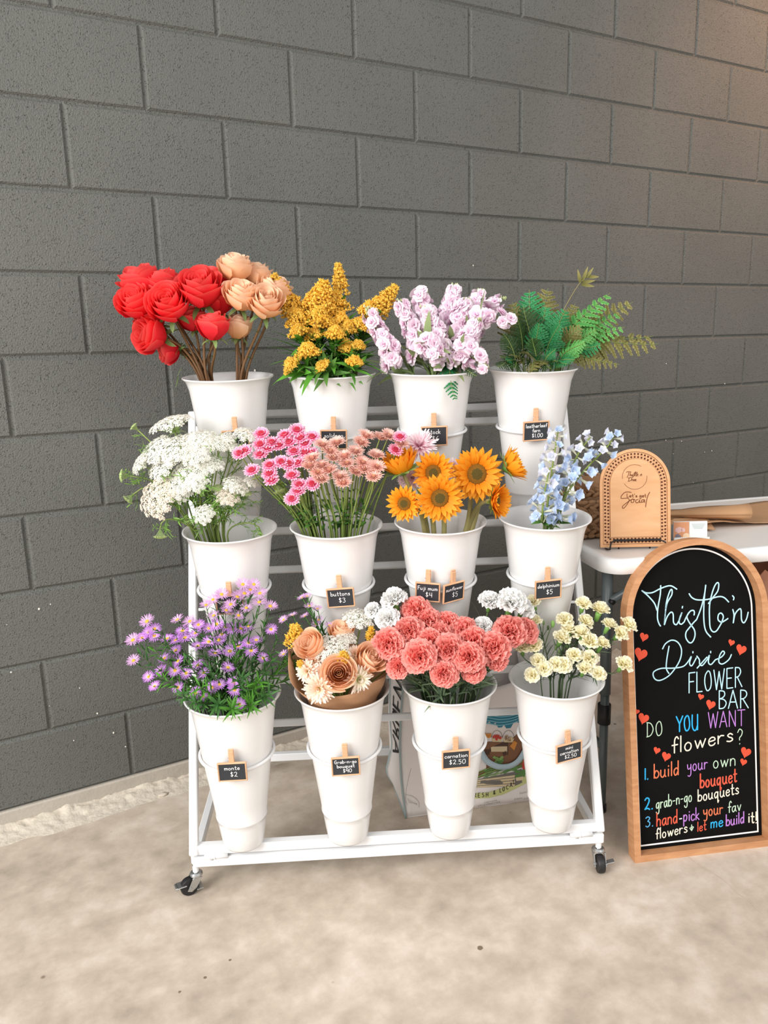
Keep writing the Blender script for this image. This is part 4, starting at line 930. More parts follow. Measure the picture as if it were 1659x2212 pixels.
var('mum', lambda s_: daisy_mesh('chrysanthemum', M['mum_peach'], 70+s_, [(24, .46, .10, .04, 0, .3, .0, PS, .3), (22, .42, .10, .04, .03, .65, .3, PS, .3), (18, .33, .09, .03, .05, 1.0, .7, PS, .3), (14, .16, .06, .01, .06, 1.4, 1.3, PS, .3)]), 2)
G['mum_green'] = daisy_mesh('chrysanthemum', M['mum_green'], 77, [(20, .46, .10, .04, 0, .2, -.1, PS, .3), (18, .34, .08, .04, .03, .8, .5, PS, .3), (26, .18, .05, .02, .05, 1.3, 1.1, PS, .3)])
var('aster', lambda s_: daisy_mesh('flower_head', M['aster'], 80+s_, [(22, .40, .058, .10, 0, .25, .05, PS, .2), (19, .34, .056, .10, .02, .5, .2, PS, .2)]), 3); var('aster_pale', lambda s_: daisy_mesh('flower_head', M['aster_pale'], 90+s_, [(20, .38, .062, .12, 0, .35, .15, PS, .2), (15, .32, .06, .12, .02, .7, .4, PS, .2)]), 2)
G['aster_disc'] = dome_mesh('disc', M['aster_disc'], .112, .045, 30, .16)
G['stock'] = [daisy_mesh('floret', M['stock'], 100+s_, [(5, .46, .52, .03, 0, .5, .0, PR, -.18), (5, .36, .44, .02, .04, .85, .35, PR, -.2), (5, .24, .30, .01, .06, 1.25, .9, PR, -.2)]) for s_ in range(3)]
def delph_floret(s_, m):
    R_ = random.Random(s_); mb = MB()
    for k in range(5): mb.petal(2*pi*k/5+R_.uniform(-.1, .1), .05, .0, .46*R_.uniform(.85, 1.1), .42, 1.2, .55+R_.uniform(-.35, .3), PO, 4, 3, .4)
    for k in range(3): mb.petal(2*pi*k/3, .02, .02, .20, .18, 1.3, 1.0, PO, 3, 2, .3)
    mb.tube([V((0, 0, .08)), V((0, 0, -.12)), V((.04, 0, -.32)), V((.14, 0, -.56))], .12, .025, 7, m=1)
    return mb.mesh('floret', [m, M['delph_spur']])
G['delph'] = [delph_floret(1, M['delph']), delph_floret(2, M['delph']), delph_floret(3, M['delph_pale'])]
var('lace', lambda s_: umbel_mesh('umbel', M['lace'], 110+s_, 28), 3); var('lace_peach', lambda s_: umbel_mesh('umbel', M['lace_peach'], 120+s_, 28), 1); var('lace_green', lambda s_: umbel_mesh('umbel', M['umbel_green'], 130+s_, 40, True), 2)
G['calyx_rose'] = sepals_mesh('calyx', M['leaf_rose'], 5, .50, .16, .10, .1, -.9, (.10, .18, -.16))
mb = MB(); mb.lathe([(.03, -.42), (.10, -.36), (.13, -.1), (.15, .05), (.10, .08)], 10, T=[0, .2, .5, 1, 1])
for k in range(5): mb.petal(2*pi*k/5, .13, .0, .14, .10, 1.2, .9, PO, 2, 2, .1)
G['calyx_carn'] = mb.mesh('calyx', M['calyx_green'])

def rimlocal(row, col, h=BH): return bucketM(row, col) @ V((0, 0, h))
LABELS = {}
def path_for(row, col, base, f, rim=(0, 0, .35), bend=.35, jit=.010):
    """from the bottom of the bucket through the mouth to the base of the head; world points"""
    Cr = rimlocal(row, col, BH*.97); Cb = rimlocal(row, col, .02); hl = toloc(base); o = V((rim[0]+rim[2]*(hl.x-Cr.x)+U(-jit, jit), rim[1]+rim[2]*(hl.y-Cr.y)+U(-jit, jit), 0))
    if o.length > .082: o = o.normalized()*.082
    cr = Cr+o; o2 = V((-o.x*.35+U(-.008, .008), -o.y*.35+U(-.008, .008), 0))
    if o2.length > .030: o2 = o2.normalized()*.030
    b = RM @ (Cb+o2); c = RM @ cr; L = (base-c).length; d = (c-b).normalized()
    p = bez(c, c+d*L*bend, base-V(f).normalized()*L*bend, base, 8)
    return [b]+p, c
def facing(row, col, head, cam=.6, up=.35, out=1.0):
    d = head-(RM @ rimlocal(row, col, BH-.06)); d.normalize()
    return (d*out+(CAM-head).normalized()*cam+EZ*up).normalized()
def reg(o, x, y, desc, bunch): LABELS.setdefault((desc, bunch), []).append((o, x, y))
def new_flower(name, cat, group, base_pt): 
    o = bpy.data.objects.new(name, None); COL.objects.link(o); o.location = base_pt; o.empty_display_size = .01; o['category'] = cat; o['group'] = group; return o
def child(name, me, root, Mw): return link(name, me, root, Matrix.Translation(-root.matrix_basis.translation) @ Mw)
def wtube(root, name, pts, r0, r1, m, n=6, extra=None):
    o = root.matrix_basis.translation; mb = MB(); mb.tube([p-o for p in pts], r0, r1, n)
    if extra: extra(mb, [p-o for p in pts])
    return mb.build(name, m, root)
def leaves_on(mb, pts, n, L, W, t0, t1, droop=.5, spread=.9, up=EZ):
    k = len(pts)-1
    for i in range(n):
        t = (t0+(t1-t0)*(i+U(.1, .9))/n)*k; a = min(k-1, int(t)); p = pts[a].lerp(pts[a+1], t-a); d = (pts[a+1]-pts[a]).normalized(); s_ = d.orthogonal().normalized(); ang = i*GA+U(-.4, .4)
        s_ = s_*cos(ang)+d.cross(s_)*sin(ang); mb.leaf(p, d*(1-spread)+s_*spread+d*.3, d, L*U(.7, 1.15), W*U(.8, 1.15), droop*U(.2, 1.3), .2)
def wleaves(root, name, pts, m, *a, **k):
    o = root.matrix_basis.translation; mb = MB(); leaves_on(mb, [p-o for p in pts], *a, **k); return mb.build(name, m, root)
def clampY(Y, row, hi=.045, lo=-.16):
    Yc = toloc(RM @ rimlocal(row, 0)).y; return max(Yc+lo, min(Yc+hi, Y))
def rimY(row): return rimlocal(row, 0).y

# ---- roses
def rose(kind, x, y, d, dY, rim, cam=.7, up=.3, stemm='stem_brown', bunch='', desc='', fdir=None):
    Y = rimY(1)+dY; H = at(x, y, Y); D = d*depth(H)/FPX; f = fdir or facing(1, 0, H, cam*.85, up+.25, .7); sc = D/1.10; base = H-f*sc*.45
    pts, c = path_for(1, 0, base-f*sc*.12, f, rim, .35, .012); r = new_flower('rose', 'flower', bunch, pts[0])
    wtube(r, 'stem', pts, .0034, .0028, M[stemm]); Mb = lookM(base, f, U(0, 6)) @ Matrix.Scale(sc, 4); child('bloom', random.choice(G[kind]), r, Mb); child('calyx', G['calyx_rose'], r, Mb)
    if random.random() < .6: wleaves(r, 'leaf', pts, M['leaf_rose'], 2, .030, .013, .35, .85)
    reg(r, x, y, desc, 'bunch')
for x, y, d, dY, cam, up in [(303, 613, 78, .02, .35, .3), (296, 656, 74, -.03, .9, .1), (354, 613, 62, .01, .4, .5), (364, 659, 80, -.07, 1.2, .1), (432, 626, 86, -.05, 1.0, .35), (465, 606, 60, .04, .2, .6), (326, 725, 72, -.05, .3, -.6), (460, 707, 62, -.07, .15, .9), (415, 690, 56, .0, .3, .3), (366, 758, 50, .0, .1, -.8), (474, 652, 60, .0, .3, .6), (281, 646, 52, .02, .2, .0), (327, 688, 62, -.01, .3, -.2)]:
    rose('rose_red', x, y, d, dY, (-.040, -.01, .10), cam, up, 'stem_brown', 'red roses in the top left bucket', 'large red rose')
for x, y, d, dY, cam, up in [(508, 580, 66, -.01, .5, .7), (552, 596, 60, .03, .2, .8), (521, 640, 68, -.05, .8, .4), (573, 655, 72, -.06, 1.1, .3), (592, 630, 66, .0, .5, .4), (513, 706, 58, -.01, .3, .8)]:
    rose('rose_peach', x, y, d, dY, (.030, -.02, .10), cam, up, 'stem_brown', 'peach roses in the top left bucket', 'peach rose with brown stem')
r = LABELS[('large red rose', 'bunch')][6][0]; o = r.location.copy(); mb = MB(); a, b, c2 = at(398, 800, rimY(1)-.04), at(384, 812, rimY(1)-.05), at(380, 838, rimY(1)-.055); mb.tube([a-o, at(390, 797, rimY(1)-.045)-o, b-o], .0008, .0007, 4); mb.leaf(b-o, c2-b, EX, (c2-b).length, .013, .05, .2); mb.build('leaf', M['leaf_rose'], r)
# ---- goldenrod
def plume(mb, a, b, wd, n):
    """little yellow florets along the axis a-b, widest low down"""
    d = b-a; L = d.length; d.normalize(); x = d.orthogonal().normalized(); y = d.cross(x)
    for k in range(n):
        u = U(0, 1)**.8; cl = int(u*9)/9+U(0, .07); ang = cl*37+random.choice((0, 1.6, 3.1, 4.7))+U(-.6, .6); r = wd/2*(1-cl*.80)*sqrt(U(.05, 1)); p = a+d*L*min(1, cl)+(x*cos(ang)+y*sin(ang))*r+d*r*.35
        s_ = U(.0022, .0038); m3_ = Matrix.Rotation(U(0, 6), 3, random.choice('XYZ')); mb.blob(p, s_, 5, 2, M=m3_, t=U(0, 1)); 
        for q in range(2): dd = V((U(-1, 1), U(-1, 1), U(-.3, 1))).normalized(); mb.leaf(p, dd, (dd.y, dd.z, dd.x), s_*1.9, s_*.8, .1, 0, 2)
for tip, bs, wpx, dY in [((589, 592), (648, 684), 42, .0), ((730, 568), (737, 645), 34, .03), ((701, 606), (686, 680), 62, -.02), ((857, 617), (806, 684), 46, .0), ((722, 630), (738, 684), 46, .01), ((662, 742), (668, 776), 48, -.085), ((640, 704), (650, 728), 40, -.06), ((622, 780), (640, 796), 42, -.09), ((690, 786), (702, 798), 34, -.10), ((768, 772), (765, 792), 34, -.09), ((748, 734), (748, 764), 30, -.04), ((677, 712), (684, 736), 40, -.04), ((786, 690), (774, 712), 38, -.02), ((775, 738), (772, 756), 30, -.05), ((705, 688), (712, 712), 42, -.03), ((658, 690), (662, 705), 42, -.02), ((672, 636), (672, 690), 52, -.01), ((712, 648), (712, 700), 46, .0), ((690, 664), (690, 712), 50, -.05), ((752, 694), (750, 724), 36, -.03), ((800, 652), (788, 688), 36, .0), ((838, 640), (812, 672), 40, .01), ((606, 628), (640, 680), 50, .0), ((632, 668), (650, 706), 50, -.03), ((724, 706), (724, 736), 40, -.06), ((736, 676), (736, 706), 36, -.02)]:
    A = at(*bs, rimY(1)+dY); Bq = at(*tip, rimY(1)+dY-.005); W = wpx*1.35*depth(A)/FPX; f = (Bq-A).normalized(); pts, c = path_for(1, 1, A, f, (0, 0, .55), .3); r = new_flower('goldenrod', 'flower', 'goldenrod stems on the top tier', pts[0]); o = r.location.copy()
    wtube(r, 'stem', pts+[Bq], .0024, .0012, M['stem_green']); mb = MB(); plume(mb, A-o, Bq-o, W, int(200+wpx*7)); mb.build('plume', M['solidago'], r)
    mb = MB(); leaves_on(mb, [p-o for p in pts[1:]], 14, .062, .013, .08, 1.0, .5, .65); mb.build('foliage', M['leaf_bright'] if random.random() < .6 else M['leaf_mid'], r); reg(r, tip[0], tip[1], 'yellow goldenrod stem', 'bunch')
# long loose leaves of the goldenrod hanging over the rim, as foliage of one more stem
r = new_flower('goldenrod', 'flower', 'goldenrod stems on the top tier', RM @ rimlocal(1, 1, .03)); o = r.location.copy(); mb = MB(); Cn = RM @ rimlocal(1, 1, BH+.01)
for (x, y, dY, L) in [(655, 852, -.15, 0), (588, 788, -.06, 0), (580, 745, -.03, 0), (580, 722, -.02, 0), (610, 790, -.08, 0), (594, 832, -.05, 0), (834, 812, -.07, 0), (812, 760, -.05, 0), (812, 790, -.06, 0), (590, 705, .0, 0), (684, 806, -.12, 0), (722, 808, -.125, 0), (764, 802, -.12, 0), (646, 804, -.11, 0), (740, 790, -.08, 0), (700, 780, -.08, 0), (765, 720, .0, 0), (765, 672, .0, 0), (780, 660, .02, 0), (600, 760, -.04, 0)]:
    T_ = at(x, y, rimY(1)+dY); st = Cn+(T_-Cn)*V((1, 1, 0)).length*0+V((0, 0, 0)); st = Cn.lerp(T_, .25); st.z = max(Cn.z+.015, st.z); d = (T_-st); mb.leaf(st-o, d.normalized()+EZ*.35, EZ, d.length*1.08, U(.016, .021), .38, .25, 8)
mb.tube([V((0, 0, 0)), Cn-o+V((0, 0, .02))], .003, .002); mb.build('foliage', M['leaf_bright'], r); reg(r, 655, 850, 'yellow goldenrod stem', 'bunch')
# ---- stock
def spike(row, col, pts_px, name, group, n, fd, mats, stemr, bunchdesc, rim=(0, 0, .4), tipcurve=True, budm=None, spread=.020, leafm=None, nleaf=0, dY=0.0, LW_=(.07, .016), gap=.0):
    P = [at(x, y, rimY(row)+dY+q) for x, y, q in pts_px]; f = (P[1]-P[0]).normalized(); pts, c = path_for(row, col, P[0], f, rim, .3); r = new_flower(name, 'flower', group, pts[0]); o = r.location.copy(); full = []
    for i in range(len(P)-1):
        a = P[max(0, i-1)]; b, c2 = P[i], P[i+1]; e = P[min(len(P)-1, i+2)]
        for j in range(6): t = j/6; full.append(.5*(2*b+(c2-a)*t+(2*a-5*b+4*c2-e)*t*t+(3*b-a-3*c2+e)*t**3))
    full.append(P[-1]); wtube(r, 'stem', pts+full[1:], stemr, stemr*.45, M['leaf_sage' if name == 'stock' else 'stem_green']); k = len(full)-1
    for i in range(n):
        u = i/max(1, n-1); t = u*(.86 if budm else 1.0)*k; a = min(k-1, int(t)); p = full[a].lerp(full[a+1], t-a); d = (full[a+1]-full[a]).normalized(); s_ = d.orthogonal().normalized(); ang = i*GA+U(-.4, .4); s_ = s_*cos(ang)+d.cross(s_)*sin(ang); cv = (CAM-p).normalized(); s_ = (s_+cv*.35).normalized()
        fx = fd*(1-.35*u)*U(.85, 1.1); q = p+s_*spread*(1-.45*u)*U(.8, 1.2); ff = (s_+d*.25+EZ*U(-.25, .2)).normalized(); child('floret', random.choice(mats(u)), r, lookM(q, ff, U(0, 6)) @ Matrix.Scale(fx, 4))
        if gap: mb = MB(); mb.tube([p-o, (p+q)/2-o-V((0, 0, .002)), q-o], .0009, .0007, 4); mb.build('flower_stalk', M['stem_green'], r)
    if budm:
        mb = MB()
        for i in range(10): u = .80+.2*i/9; t = u*k; a = min(k-1, int(t)); p = full[a].lerp(full[a+1], t-a); s_ = V((cos(i*GA), sin(i*GA), .4)); mb.tube([p-o, p-o+s_*.006], .0009, n=4); mb.blob(p-o+s_*.008, .0042*(1.3-u*.6), 6, 4, sq=(.8, .8, 1.3), t=U(0, 1))
        mb.build('buds', budm, r)
    if nleaf: mb = MB(); leaves_on(mb, [p-o for p in pts[1:]], nleaf, LW_[0], LW_[1], .0, .95, .35, .45); mb.build('foliage', leafm, r)
    reg(r, pts_px[-1][0], pts_px[-1][1], bunchdesc, 'bunch')
st_ = lambda u: G['stock']
for px_, n, dY in [([(848, 790, 0), (836, 745, -.01), (808, 700, -.01), (794, 664, 0)], 15, -.03), ([(906, 770, 0), (895, 720, 0), (872, 672, 0), (866, 650, 0)], 17, -.02), ([(958, 786, 0), (945, 730, 0), (930, 690, 0), (915, 664, 0)], 18, -.06), ([(990, 786, 0), (1000, 745, 0), (1020, 712, 0), (1034, 690, 0)], 17, -.07), ([(955, 705, 0), (968, 668, 0), (978, 640, 0), (984, 616, 0)], 14, .01), ([(1010, 730, 0), (1036, 690, 0), (1060, 664, 0), (1090, 645, 0)], 15, .0),
                    ([(926, 690, 0), (912, 662, 0), (908, 640, -.01), (918, 630, -.01)], 8, .0), ([(1030, 690, 0), (1056, 674, -.01), (1082, 690, -.02), (1112, 694, -.02)], 8, -.03), ([(1005, 752, 0), (1022, 762, -.01), (1036, 782, -.02), (1050, 798, -.02)], 6, -.08), ([(980, 730, 0), (990, 690, 0), (1002, 664, 0), (1010, 648, 0)], 15, -.03), ([(1000, 705, 0), (1016, 672, 0), (1030, 648, 0), (1040, 628, 0)], 9, .02), ([(925, 740, 0), (930, 745, -.01), (940, 766, -.02), (952, 772, -.02)], 8, -.09)]:
    spike(1, 2, px_, 'stock', 'pink stock stems on the top tier', int(n*1.5), .047, st_, .0042, 'pale pink stock stem', (0, 0, .5), budm=M['stock_bud'], spread=.019, leafm=M['leaf_sage'], nleaf=7, dY=dY, LW_=(.085, .017))
# ---- fern
def frond(row, col, x, y, dY, Lw, m, base=None, n=10, wfac=.34, start=.22, rim=(0, 0, .5), desc='fern frond', nrm=None, sag=.0):
    tip = at(x, y, rimY(row)+dY); Cr = RM @ rimlocal(row, col, BH+.005); f0 = tip-Cr; base = Cr+V((f0.x, f0.y, 0)).normalized()*min(.07, V((f0.x, f0.y, 0)).length*.5)+V((U(-.015, .015), U(-.015, .015), 0))
    r = new_flower('fern_frond', 'fern', 'fern fronds on the top tier', RM @ rimlocal(row, col, .02)); o = r.location.copy(); L = (tip-base).length
    cv = bez(base, base+EZ*L*.38+f0.normalized()*L*.1, tip-f0.normalized()*L*.35+EZ*L*sag, tip, 24); mb = MB(); mb.tube([V((0, 0, .0))]+[p-o for p in cv], .0014, .0004, 5); ln = (CAM-tip).normalized()*.8+EZ*.6+V((U(-.5, .5), U(-.3, .3), U(-.2, .3))) if nrm is None else V(nrm)
    mb2 = MB()
    for i in range(n):
        u = start+(1-start)*(i/n)**.95; t = u*24; a = min(23, int(t)); p = cv[a].lerp(cv[a+1], t-a)-o; d = (cv[a+1]-cv[a]).normalized(); s0 = d.cross(ln).normalized(); nn = s0.cross(d)
        prof_ = (1-(u-start)/(1-start))**.75*min(1, .7+2*(u-start))+.05; pl = L*wfac*prof_
        for sd in (-1, 1):
            dd = (s0*sd*.86+d*.5+nn*U(-.25, .1)).normalized(); q = max(3, int(pl/.0072)); s1 = dd.cross(nn)
            for j in range(q):
                v = j/q; v2 = min(1, (j+1.05)/q); P0 = p+dd*pl*v-nn*pl*.30*v*v; P1 = p+dd*pl*v2-nn*pl*.30*v2*v2; ll = min(.015, L*.78/n*.62)*(1-v*.72)*(.55+.45*min(1, pl/(L*.2)))
                for s2 in (-1, 1):
                    e = (s1*s2*.82+dd*.58).normalized(); b0 = len(mb2.v); mid = P0.lerp(P1, .5)+nn*U(-.0006, .0006)
                    mb2.vert(P0, .2*u); mb2.vert(P0+e*ll*.62-dd*ll*.10-nn*.0006, u); mb2.vert(mid+e*ll*1.02-nn*ll*.18, u+.2); mb2.vert(P1+e*ll*.52+dd*ll*.02, u); mb2.vert(P1, .2*u); mb2.face((b0, b0+1, b0+2, b0+3, b0+4))
    mb2.build('leaf_blade', M[m], r); mb.build('stem', M['stem_green'], r); reg(r, x, y, desc, 'bunch')
for x, y, dY, m in [(1319, 632, .0, 'fern_bright'), (1368, 652, .03, 'fern_olive'), (1424, 742, -.02, 'fern_olive'), (1412, 726, .0, 'fern_olive'), (1339, 787, -.06, 'fern_olive'), (1298, 778, -.05, 'fern_olive'), (1242, 776, -.10, 'fern_green'), (1184, 622, .04, 'fern_olive'), (1143, 626, .04, 'fern_green'), (1107, 652, .02, 'fern_olive'), (1223, 668, -.02, 'fern_green'), (1165, 697, -.05, 'fern_green'), (1256, 704, -.05, 'fern_olive'), (1350, 706, -.02, 'fern_bright'), (1341, 676, .0, 'fern_bright'), (1104, 765, -.10, 'fern_olive'), (1140, 760, -.115, 'fern_olive'), (1178, 786, -.115, 'fern_olive'), (1243, 656, .03, 'fern_olive'), (1118, 690, -.02, 'fern_shade_dark'), (1200, 755, -.10, 'fern_green'), (1086, 720, -.05, 'fern_shade_dark'), (1080, 770, -.07, 'fern_shade_dark'), (1290, 712, -.04, 'fern_bright'), (1210, 700, -.07, 'fern_green'), (1150, 730, -.08, 'fern_shade_dark'), (1265, 740, -.08, 'fern_bright'), (1096, 748, -.05, 'fern_shade_dark'), (1130, 660, .0, 'fern_shade_dark'), (1180, 660, .0, 'fern_green'), (1300, 745, -.05, 'fern_green'), (1170, 765, -.09, 'fern_green'), (1110, 796, -.13, 'fern_shade_dark'), (1150, 800, -.135, 'fern_olive'), (1190, 796, -.13, 'fern_shade_dark'), (1225, 786, -.11, 'fern_green'), (1075, 792, -.11, 'fern_shade_dark'), (1130, 775, -.10, 'fern_shade_dark'), (1205, 780, -.12, 'fern_shade_dark'), (1095, 778, -.10, 'fern_green')]:
    frond(1, 3, x, y, dY, 0, m, wfac=.27 if x > 1300 else .40, desc={'fern_bright': 'bright green fern frond', 'fern_olive': 'olive green fern frond', 'fern_green': 'deep green fern frond', 'fern_shade_dark': 'dark shaded fern frond'}[m].replace('dark shaded', 'shade-darkened green'))  # darkest fronds have the shade deep in the bunch painted into their colour
frond(1, 2, 985, 864, -.13, 0, 'fern_green', wfac=.30, desc='green fern frond'); frond(1, 2, 1030, 812, -.10, 0, 'fern_shade_dark', wfac=.34, desc='green fern frond')
# the tall bare stalk with five leaflets
T_ = at(1252, 612, rimY(1)+.0); r = new_flower('fern_frond', 'fern', 'fern fronds on the top tier', RM @ rimlocal(1, 3, .02)); o = r.location.copy(); cv = bez(RM @ rimlocal(1, 3, BH), at(1190, 730, rimY(1)), at(1222, 652, rimY(1)), T_, 10)+[at(1272, 592, rimY(1))]
wtube(r, 'stem', [r.location.copy()]+cv, .0016, .0008, M['stem_pale']); mb = MB()
for (bx_, by_), (ex_, ey_) in [((1254, 612), (1248, 582)), ((1258, 608), (1270, 576)), ((1264, 602), (1282, 578)), ((1268, 598), (1294, 598)), ((1258, 610), (1286, 606)), ((1255, 614), (1284, 619))]:
    a, b = at(bx_, by_, rimY(1)), at(ex_, ey_, rimY(1)-.004); mb.leaf(a-o, b-a, CAM-a, (b-a).length, .0085, .05, .25)
mb.build('leaflets', M['fern_olive'], r); reg(r, 1272, 585, 'bare fern stalk with six leaflets', 'bunch')

# ---- white lace flowers
def feath(mb, pts, n, L, t0=.3, t1=1.0):
    k = len(pts)-1
    for i in range(n):
        t = (t0+(t1-t0)*U(0, 1))*k; a = min(k-1, int(t)); p = pts[a].lerp(pts[a+1], t-a); d = (pts[a+1]-pts[a]).normalized(); s_ = d.orthogonal().normalized(); ang = U(0, 6.3); s_ = s_*cos(ang)+d.cross(s_)*sin(ang); dd = (s_+d*.6).normalized(); e = p+dd*L*U(.6, 1.2); mb.tube([p, p.lerp(e, .5)+EZ*.004, e], .0009, .0006, 4, cap=False)
        for j in range(6): q = p.lerp(e, .3+.7*j/5); x2 = dd.orthogonal().normalized(); x2 = x2*cos(j*2.1+i)+dd.cross(x2)*sin(j*2.1+i); mb.leaf(q, x2*.7+dd, d, L*.45*U(.7, 1.2), .0028, .3, 0, 4)
def lace(x, y, d, dY, kind, fd, desc, rim=(-.025, 0, .22), bendz=None):
    H = at(x, y, rimY(2)+dY); D = d*depth(H)/FPX; sc = D/1.12; f = (EX*fd[0]+EY*fd[1]+EZ*fd[2]).normalized(); base = H-f*sc*(.26 if kind != 'lace_green' else .5); pts, c = path_for(2, 0, base, f, rim, .42, .02); r = new_flower('lace_flower', 'flower', 'white lace flowers on the middle tier', pts[0]); o = r.location.copy()
    wtube(r, 'stem', pts, .0021, .0013, M['stem_green'], 5); child('umbel', random.choice(G[kind]), r, lookM(base, f, U(0, 6)) @ Matrix.Scale(sc, 4)); mb = MB(); feath(mb, [p-o for p in pts[1:]], 8, .038); mb.build('foliage', M['feathery'], r); reg(r, x, y, desc, 'bunch')
for a in [(370, 912, 100, .0, 'lace', (-.25, -.15, 1)), (332, 972, 92, -.03, 'lace', (-.6, -.5, .8)), (378, 968, 96, -.05, 'lace', (-.2, -.6, .9)), (432, 950, 92, -.03, 'lace', (.0, -.5, 1)), (534, 936, 64, -.02, 'lace', (.3, -.3, 1)), (338, 1075, 100, -.07, 'lace_peach', (-.5, -.9, .45)), (512, 1046, 64, -.05, 'lace', (.4, -.5, .9)), (492, 1072, 56, -.07, 'lace_peach', (.2, -.6, .8)), (440, 1110, 52, -.09, 'lace', (-.1, -.8, .6)), (410, 1018, 86, -.06, 'lace', (-.2, -.7, .7)), (545, 1040, 42, -.03, 'lace', (.5, -.3, .9)), (458, 1000, 60, -.05, 'lace', (.1, -.6, .9)), (470, 955, 66, -.03, 'lace', (.1, -.5, 1)), (350, 1005, 80, -.05, 'lace', (-.5, -.6, .7)), (300, 1000, 60, -.04, 'lace', (-.8, -.4, .6)), (380, 1050, 70, -.07, 'lace', (-.3, -.8, .5)), (505, 965, 40, -.03, 'lace', (.2, -.4, 1)), (492, 944, 40, -.02, 'lace', (.0, -.6, .8)), (420, 980, 74, -.06, 'lace', (-.1, -.7, .8)), (425, 1040, 56, -.08, 'lace', (.0, -.8, .6))]: lace(*a, 'white lace flower head')
for a in [(262, 1028, 40, -.04, 'lace_green', (-1, -.2, .1)), (276, 1080, 36, -.04, 'lace_green', (-.7, -.3, -.7)), (346, 1160, 40, -.10, 'lace_green', (.0, -.3, -1)), (288, 921, 28, -.01, 'lace_green', (-.7, -.1, .7)), (604, 1062, 38, -.06, 'lace_green', (.3, -.4, -.9)), (393, 1062, 56, -.06, 'lace', (-.3, -.7, .5)), (532, 1064, 36, -.05, 'lace_green', (.3, -.3, .9)), (470, 1054, 40, -.05, 'lace_green', (.1, -.4, .9)), (565, 1160, 26, -.04, 'lace_green', (.1, -.2, -1))]: lace(*a, 'green lace flower bud' if a[4] == 'lace_green' else 'greenish lace flower head')
# ---- button mums
def button(x, y, d, dY, kind, desc, group, rim):
    H = at(x, y, rimY(2)+dY); D = d*depth(H)/FPX; f = facing(2, 1, H, .95 if kind == 'hotpink' else .45, .55, .7); f = (f+V((U(-.2, .2), U(-.2, .2), U(-.15, .2)))).normalized(); sc = D/(.94 if kind == 'hotpink' else .86); base = H-f*sc*.06; pts, c = path_for(2, 1, base, f, rim, .35, .012); r = new_flower('button_mum', 'flower', group, pts[0]); o = r.location.copy()
    wtube(r, 'stem', pts, .0023, .0015, M['stem_green'], 5); Mb = lookM(base, f, U(0, 6)) @ Matrix.Scale(sc, 4); child('petals', random.choice(G[kind]), r, Mb); child('disc', G['hot_disc' if kind == 'hotpink' else 'sal_disc'], r, Mb @ Matrix.Translation((0, 0, .05 if kind == 'hotpink' else .13)))
    mb = MB(); leaves_on(mb, [p-o for p in pts[1:]], 4, .022, .010, .02, .45, .4, .8); mb.build('foliage', M['leaf_mid'], r); reg(r, x, y, desc, 'bunch')
k = 380/1659
for a, b in [(280, 155), (120, 320), (75, 340), (270, 255), (270, 350), (380, 235), (340, 290), (500, 165), (540, 235), (620, 120), (650, 195), (690, 245), (760, 185), (445, 265), (590, 320), (745, 335), (690, 330), (360, 450), (470, 420), (620, 430), (545, 440), (190, 500), (355, 530), (570, 545), (375, 592), (640, 635), (760, 630), (570, 770), (622, 692)]:
    y = 900+b*k; button(500+a*k, y, 39, max(-.12, -.045-.0006*(y-960)), 'hotpink', 'hot pink button mum', 'hot pink button mums', (-.025, 0, .30))
for a, b in [(1590, 185), (1550, 310)]: button(500+a*k, 900+b*k, 36, -.05, 'hotpink', 'hot pink button mum', 'hot pink button mums', (0, 0, .4))
for a, b in [(860, 275), (1000, 255), (1270, 190), (1400, 205), (1480, 190), (1590, 262), (1170, 340), (930, 335), (765, 400), (740, 475), (850, 470), (965, 400), (1070, 380), (1090, 450), (815, 535), (920, 515), (1235, 440), (1360, 375), (1250, 500), (1370, 480), (1340, 575), (1025, 575), (1060, 635), (850, 600), (1170, 530), (1220, 255)]:
    y = 900+b*k; button(500+a*k, y, 40, max(-.12, -.05-.0006*(y-960)), 'salmon', 'salmon button mum', 'salmon button mums', (.01, 0, .42))
# ---- sunflowers
def sunflower(x, y, d, dY, f, v, rimx, desc):
    H = at(x, y, rimY(2)+dY); D = d*depth(H)/FPX; sc = D/.98; f = (EX*f[0]+EY*f[1]+EZ*f[2]).normalized(); cr = at(rimx, 1140, rimY(2)); lx = toloc(cr).x-rimlocal(2, 2).x; base = H-f*sc*.03; pts, c = path_for(2, 2, base-f*sc*.08, f, (lx, -.02, .0), .38, .004); r = new_flower('sunflower', 'flower', 'orange sunflowers on the middle tier', pts[0])
    wtube(r, 'stem', pts, .0062, .0048, M['stem_pale'], 8); Mb = lookM(base, f, U(0, 6)) @ Matrix.Scale(sc, 4); child('petals', G['sun'][v], r, Mb); child('disc', G['sun_disc'], r, Mb); child('sepals', G['sun_sep'], r, Mb @ Matrix.Translation((0, 0, -.03))); tag(r, desc, 'flower')
sunflower(867, 1010, 120, -.05, (-.35, -.1, 1), 3, 912, 'orange sunflower facing upward at the left of its bucket'); sunflower(936, 1021, 88, -.06, (-.05, -1, .1), 1, 934, 'orange sunflower with wide greenish disc in the middle of the upper row')
sunflower(1030, 1024, 112, -.05, (.1, -1, .12), 0, 1003, 'largest orange sunflower facing forward with brown-ringed disc'); sunflower(1100, 1008, 104, -.03, (.9, -.15, .42), 3, 1018, 'orange sunflower turned away at the far right of the sunflowers')
sunflower(873, 1088, 76, -.09, (-.3, -.95, .1), 1, 920, 'small orange sunflower facing left below the upturned one'); sunflower(950, 1076, 102, -.11, (.05, -1, .0), 0, 955, 'orange sunflower with ragged petals low in the middle'); sunflower(1072, 1082, 84, -.08, (.75, -.7, .05), 2, 1012, 'orange sunflower nodding right above the delphinium rim')
